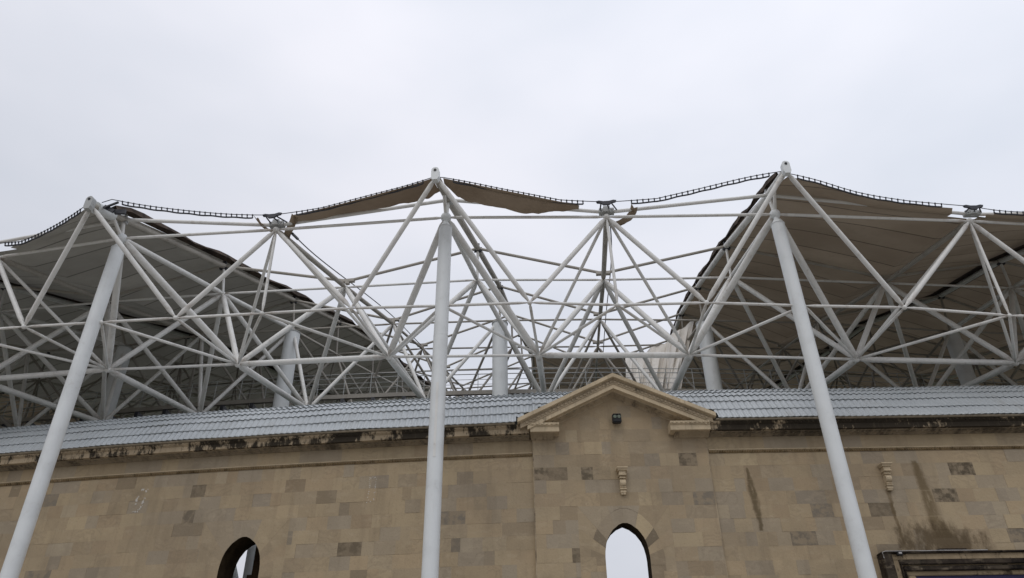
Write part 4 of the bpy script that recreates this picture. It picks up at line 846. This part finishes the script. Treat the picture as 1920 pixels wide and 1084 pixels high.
# grimy turned-up edge along the torn ridges, dark lap bands on the covered ones
def flap(label, j, side, o0, o1, w):
    bm = bmesh.new(); A = line_of(j); rnd = random.Random(j * 7 + 50); prev = None
    for k in range(61):
        off = o0 + (o1 - o0) * k / 60; p = poly_at(A, off); ww = w * (1 + .5 * math.sin(k * 1.7) * rnd.random()) * (1 - .45 * k / 60)
        a = bm.verts.new(p + Vector((0, 0, -.03))); b = bm.verts.new(p + Vector((side * ww * .75, 0, .10 + .05 * math.sin(k * .8)))); c = bm.verts.new(p + Vector((side * ww, 0, .02 - .06 * rnd.random())))
        if prev: bm.faces.new((prev[0], a, b, prev[1])); bm.faces.new((prev[1], b, c, prev[2]))
        prev = (a, b, c)
    tag(obj('torn_hem', bm, M_FLAP, None, True), label, 'torn cloth')
flap('grimy torn hem along the left peak ridge where the cloth is gone', -1, 1, -.7, 31, .26)
flap('grimy torn hem along the right peak ridge beside the open sky', 1, -1, -.9, 20, .10)
def lap(label, j, o0, o1):
    bm = bmesh.new(); A = line_of(j); prev = None
    for k in range(31):
        p = poly_at(A, o0 + (o1 - o0) * k / 30) + Vector((0, 0, -.035)); r = [bm.verts.new(p + Vector((d, 0, -abs(d) * .25 - .012))) for d in (-.34, -.13, .13, .34)]
        if prev:
            for m in range(3): bm.faces.new((prev[m], r[m], r[m + 1], prev[m + 1]))
        prev = r
    tag(obj('ridge_band', bm, M_FLAP, None, True), label, 'canopy band')
lap('black lap band along the covered ridge at the right edge', 2, -.6, 28); lap('black lap band along the covered ridge in the left bays', -2, -.6, 28)

def strip(name, label, top, bot, dy, mat, n=40, cat='torn cloth', wob=.02, seed=1, rows=6, raw=False):
    """torn cloth between two measured edges; the lower edge lies dy farther in"""
    T = top if raw else resample(top, n); B = bot if raw else resample(bot, 15)
    if not raw:
        for _ in range(2): B = [B[0]] + [(a + 2 * b + c) / 4 for a, b, c in zip(B, B[1:], B[2:])] + [B[-1]]
        B = resample(B, n)
    rnd = random.Random(seed); bm = bmesh.new(); uvl = bm.loops.layers.uv.new('UVMap'); g = []
    for i, (a, b) in enumerate(zip(T, B)):
        col = []
        for k in range(rows + 1):
            t = k / rows; p = a.lerp(b, t) + Vector((0, .10 * math.sin(math.pi * t) + wob * t * math.sin(i * .9 + seed), -.035 * math.sin(math.pi * t) * math.sin(i * .37)))
            if k == rows: p.z += rnd.uniform(-.012, .01)
            col.append((bm.verts.new(p), (i / n, 10.5 + t * .3)))
        g.append(col)
    for a, b in zip(g, g[1:]):
        for k in range(rows):
            q = [a[k], b[k], b[k + 1], a[k + 1]]; f = bm.faces.new([v for v, _ in q])
            for l, (_, uv) in zip(f.loops, q): l[uvl].uv = uv
    return tag(obj(name, bm, mat, None, True), label, cat)
def near(j, jv): return N['P'][j].y, plate_pt(jv).y
for (j, jv), top, bot, lab in (
    ((0, -.5), [(811, 334), (790, 341), (760, 350), (700, 366), (640, 382), (590, 394), (550, 403)], [(827, 357), (806, 371), (770, 380), (700, 393), (640, 405), (590, 414), (548, 421)], 'long tan torn cloth strip hanging left of the middle peak'),
    ((0, .5), [(831, 334), (845, 337), (860, 340), (885, 345), (930, 354), (985, 365), (1010, 370), (1050, 378), (1086, 385)], [(833, 342), (850, 362), (868, 375), (890, 381), (935, 389), (985, 401), (1010, 400), (1050, 396), (1086, 393)], 'tan torn cloth strip hanging right of the middle peak')):
    y0, y1 = near(j, jv); x0, x1 = top[0][0], 530 if jv < 0 else 1122
    def lift(L, dy): return [at(x, y, y0 + .08 + (y1 - y0) * min(1, max(0, (tx - x0) / (x1 - x0))) + dy * (.35 + .65 * math.sin(math.pi * min(1, (k + 1) / len(L))))) for k, ((x, y), (tx, _)) in enumerate(zip(L, top))]
    def dense(L, n):
        out = []
        for k in range(n):
            t = k / (n - 1) * (len(L) - 1); i = min(int(t), len(L) - 2); out.append(L[i].lerp(L[i + 1], t - i))
        for _ in range(2): out = [out[0]] + [(a + 2 * b + c) / 4 for a, b, c in zip(out, out[1:], out[2:])] + [out[-1]]
        return out
    strip('torn_membrane_strip', lab, dense(lift(top, 0.02), 48), dense(lift(bot, .75), 48), .7, M_FAB_SCRAP, 48, raw=True)
def band(label, pix, Y0, Y1, w, mat=M_FAB_SCRAP):
    pts = [at(x, y, Y0 + (Y1 - Y0) * k / (len(pix) - 1)) for k, (x, y) in enumerate(pix)]
    strip('torn_strap', label, [p + Vector((-w * .5, 0, w * .3)) for p in pts], [p + Vector((w * .5, .03, -w * .3)) for p in pts], .03, mat, 16, 'torn cloth', .01, 2, 2)
band('short tan strap of torn cloth curling left of the left valley clamp', [(478, 404), (486, 416), (500, 427), (516, 435), (536, 441)], 14.0, 14.9, .13)
band('short tan strap of torn cloth curling right of the left valley clamp', [(553, 403), (549, 416), (543, 428), (538, 440), (534, 450)], 14.0, 14.9, .16)
band('short tan strap of torn cloth curling under the middle valley clamp', [(1190, 384), (1187, 398), (1178, 409), (1166, 416), (1152, 421)], 14.0, 14.8, .15)

# loose cream cloth hanging off the right ridge
bm = bmesh.new(); uvl = bm.loops.layers.uv.new('UVMap')
TOP = [(1302, 597), (1282, 612), (1262, 628), (1245, 641), (1228, 651), (1212, 660), (1198, 661), (1186, 663), (1174, 670)]
BOT = [(1268, 760), (1258, 760), (1247, 760), (1236, 760), (1225, 760), (1213, 760), (1200, 760), (1188, 760), (1176, 760)]
T = resample([at(x, y, 26.3 + .2 * k) for k, (x, y) in enumerate(TOP)], 57); B = resample([at(x, y, 24.7 + .15 * k) for k, (x, y) in enumerate(BOT)], 57); g = []
for i, (a, b) in enumerate(zip(T, B)):
    col = []
    for k in range(19):
        t = k / 18; p = a.lerp(b, t); amp = .06 + .42 * t * (1 - .4 * t)
        p += Vector((.05 * math.sin(i * .31 + 2 * t), amp * (math.sin(i * .30 + 3.4 * t) + .55 * math.sin(i * .83 - 2.6 * t + 1) + .2 * math.sin(i * 1.9 + 4 * t)), .05 * math.sin(i * .42) * (1 - t)))
        col.append(bm.verts.new(p))
    g.append(col)
for a, b in zip(g, g[1:]):
    for k in range(18):
        f = bm.faces.new((a[k], b[k], b[k + 1], a[k + 1]))
        for l in f.loops: l[uvl].uv = (0, 10.5)
tag(obj('loose_membrane', bm, M_FAB_WHITE, None, True), 'loose cream cloth hanging in folds from the right ridge behind the gable', 'torn cloth')

# dangling cables
def dangling(label, pix, y0, y1):
    pts = [at(x, y, y0 + (y1 - y0) * k / (len(pix) - 1)) for k, (x, y) in enumerate(pix)]
    q = resample(pts, 24)
    for _ in range(3): q = [q[0]] + [(a + 2 * b + c) / 4 for a, b, c in zip(q, q[1:], q[2:])] + [q[-1]]
    t = thing('loose_cable', label, 'cable', pts[0]); obj('cable', sweep(bmesh.new(), q, .016, 6), M_DARK, t)
    bm = bmesh.new(); sweep(bm, [q[0], q[1]], .035, 8); obj('end_fitting', bm, M_DARK, t)
dangling('dark slack cable running back from the left valley clamp', [(548, 438), (580, 470), (620, 502), (655, 528), (700, 562), (740, 595), (765, 622), (790, 648)], 14.6, 27)
dangling('dark thin cable hanging straight down from the middle valley clamp', [(1143, 412), (1147, 450), (1146, 500), (1141, 545), (1136, 590), (1133, 630), (1131, 662)], 14.6, 28)

# ------------------------------------------------------------------ service catwalk behind the roof
def walk(j, f=.30): p = N['D'][j].lerp(N['E'][j], f); return Vector((p.x, p.y, 0))
cw = thing('catwalk', 'pale steel catwalk with thin railings running behind the tiled roof', 'catwalk', walk(0) + Vector((0, 0, 12.4)))
WJ = [j for j in halves if -3 <= j <= 3]; WP = [walk(j) for j in WJ]
bm = bmesh.new()
for a, b in zip(WP, WP[1:]):
    d = (b - a); n = Vector((-d.y, d.x, 0)).normalized(); m = (a + b) / 2; box(bm, m + Vector((0, 0, 12.73)), (d.length, .12, .15), Matrix.Rotation(math.atan2(d.y, d.x), 3, 'Z'))
obj('beam', bm, M_SHADED_REAR, cw)
for z, r in ((13.62, .014), (13.46, .016), (13.25, .010), (13.06, .010)): obj('rail', sweep(bmesh.new(), [p + Vector((0, 0, z)) for p in WP], r, 6), M_GALV, cw)
bm = bmesh.new()
for a, b in zip(WP, WP[1:]):
    d = (b - a); m = (a + b) / 2; box(bm, m + Vector((0, 1.25, 12.36)), (d.length + .1, 2.6, .06), Matrix.Rotation(math.atan2(d.y, d.x), 3, 'Z'))
obj('deck', bm, M_DECK, cw)
posts = resample(WP, 49); me = None
for p in posts[1:-1]:
    if me is None:
        o = obj('rail_post', sweep(bmesh.new(), [(0, 0, 12.75), (0, 0, 13.63)], .014, 6), M_GALV, None); me = o.data
    else: o = link(bpy.data.objects.new('rail_post', me))
    o.parent = cw; o.location = Vector((p.x, p.y, 0)) - cw.location
    o.matrix_parent_inverse = Matrix.Identity(4)
me = None
for p in resample(WP, 43)[1:-1]:
    if me is None:
        bm = bmesh.new(); bbox(bm, -.06, .06, -.10, .5, 12.40, 12.64); o = obj('support_bracket', bm, M_DARK, None); me = o.data
    else: o = link(bpy.data.objects.new('support_bracket', me))
    o.parent = cw; o.location = Vector((p.x, p.y, 0)) - cw.location

# ------------------------------------------------------------------ overcast sky, soft sun, camera
w = bpy.data.worlds.new('World'); sc.world = w; w.use_nodes = True; t = w.node_tree; t.nodes.clear()
nd = t.nodes.new; lk = t.links.new
SUN_EL, SUN_AZ = R(52), R(205)
sky = nd('ShaderNodeTexSky'); sky.sky_type = 'NISHITA'; sky.sun_disc = False; sky.sun_elevation = SUN_EL; sky.sun_rotation = SUN_AZ; sky.air_density = 1.5; sky.dust_density = 4
tc = nd('ShaderNodeTexCoord'); mp = nd('ShaderNodeMapping'); mp.inputs['Scale'].default_value = (1, 1, 2.2); lk(tc.outputs['Generated'], mp.inputs[0])
nz = nd('ShaderNodeTexNoise'); nz.inputs['Scale'].default_value = 2.1; nz.inputs['Detail'].default_value = 4; nz.inputs['Roughness'].default_value = .45; lk(mp.outputs[0], nz.inputs['Vector'])
cr = nd('ShaderNodeValToRGB'); e = cr.color_ramp.elements
e[0].position = .30; e[0].color = (6.9, 7.3, 8.15, 1); e[1].position = .70; e[1].color = (8.95, 8.98, 9.7, 1); lk(nz.outputs[0], cr.inputs[0])
# horizon a little dimmer than overhead, left a little dimmer than right, as an overcast deck is
sx = nd('ShaderNodeSeparateXYZ'); lk(tc.outputs['Generated'], sx.inputs[0])
m1 = nd('ShaderNodeMath'); m1.operation = 'MULTIPLY_ADD'; lk(sx.outputs[0], m1.inputs[0]); m1.inputs[1].default_value = .16; m1.inputs[2].default_value = .66
m2 = nd('ShaderNodeMath'); m2.operation = 'MULTIPLY_ADD'; lk(sx.outputs[2], m2.inputs[0]); m2.inputs[1].default_value = .47; lk(m1.outputs[0], m2.inputs[2])
vm = nd('ShaderNodeVectorMath'); vm.operation = 'SCALE'; lk(cr.outputs[0], vm.inputs[0]); lk(m2.outputs[0], vm.inputs['Scale'])
mx = nd('ShaderNodeMix'); mx.data_type = 'RGBA'; mx.inputs[0].default_value = .94; lk(sky.outputs[0], mx.inputs[6]); lk(vm.outputs[0], mx.inputs[7])
bg = nd('ShaderNodeBackground'); bg.inputs['Strength'].default_value = .1; lk(mx.outputs[2], bg.inputs[0]); wo = nd('ShaderNodeOutputWorld'); lk(bg.outputs[0], wo.inputs[0])

sun = bpy.data.lights.new('sun', 'SUN'); sun.energy = .5; sun.angle = R(30); sun.color = (1, .96, .9)
so = link(bpy.data.objects.new('sun', sun)); so.location = (0, -10, 40)
dirv = Vector((math.sin(SUN_AZ) * math.cos(SUN_EL), math.cos(SUN_AZ) * math.cos(SUN_EL), math.sin(SUN_EL)))
so.rotation_euler = dirv.to_track_quat('Z', 'Y').to_euler()

cam = bpy.data.cameras.new('camera'); cam.sensor_width = 36; cam.lens = FPX / 1920 * 36; cam.clip_end = 3000; cam.clip_start = .1
co = link(bpy.data.objects.new('camera', cam)); co.location = (0, 0, EYE)
co.rotation_euler = (Matrix.Rotation(math.pi / 2 + PITCH, 3, 'X') @ Matrix.Rotation(-ROLL, 3, 'Z')).to_euler()
sc.camera = co
sc.view_settings.view_transform = 'Standard'; sc.view_settings.look = 'None'; sc.view_settings.exposure = .11; sc.view_settings.gamma = 1
sc.cycles.max_bounces = 6; sc.cycles.diffuse_bounces = 4; sc.cycles.transmission_bounces = 4
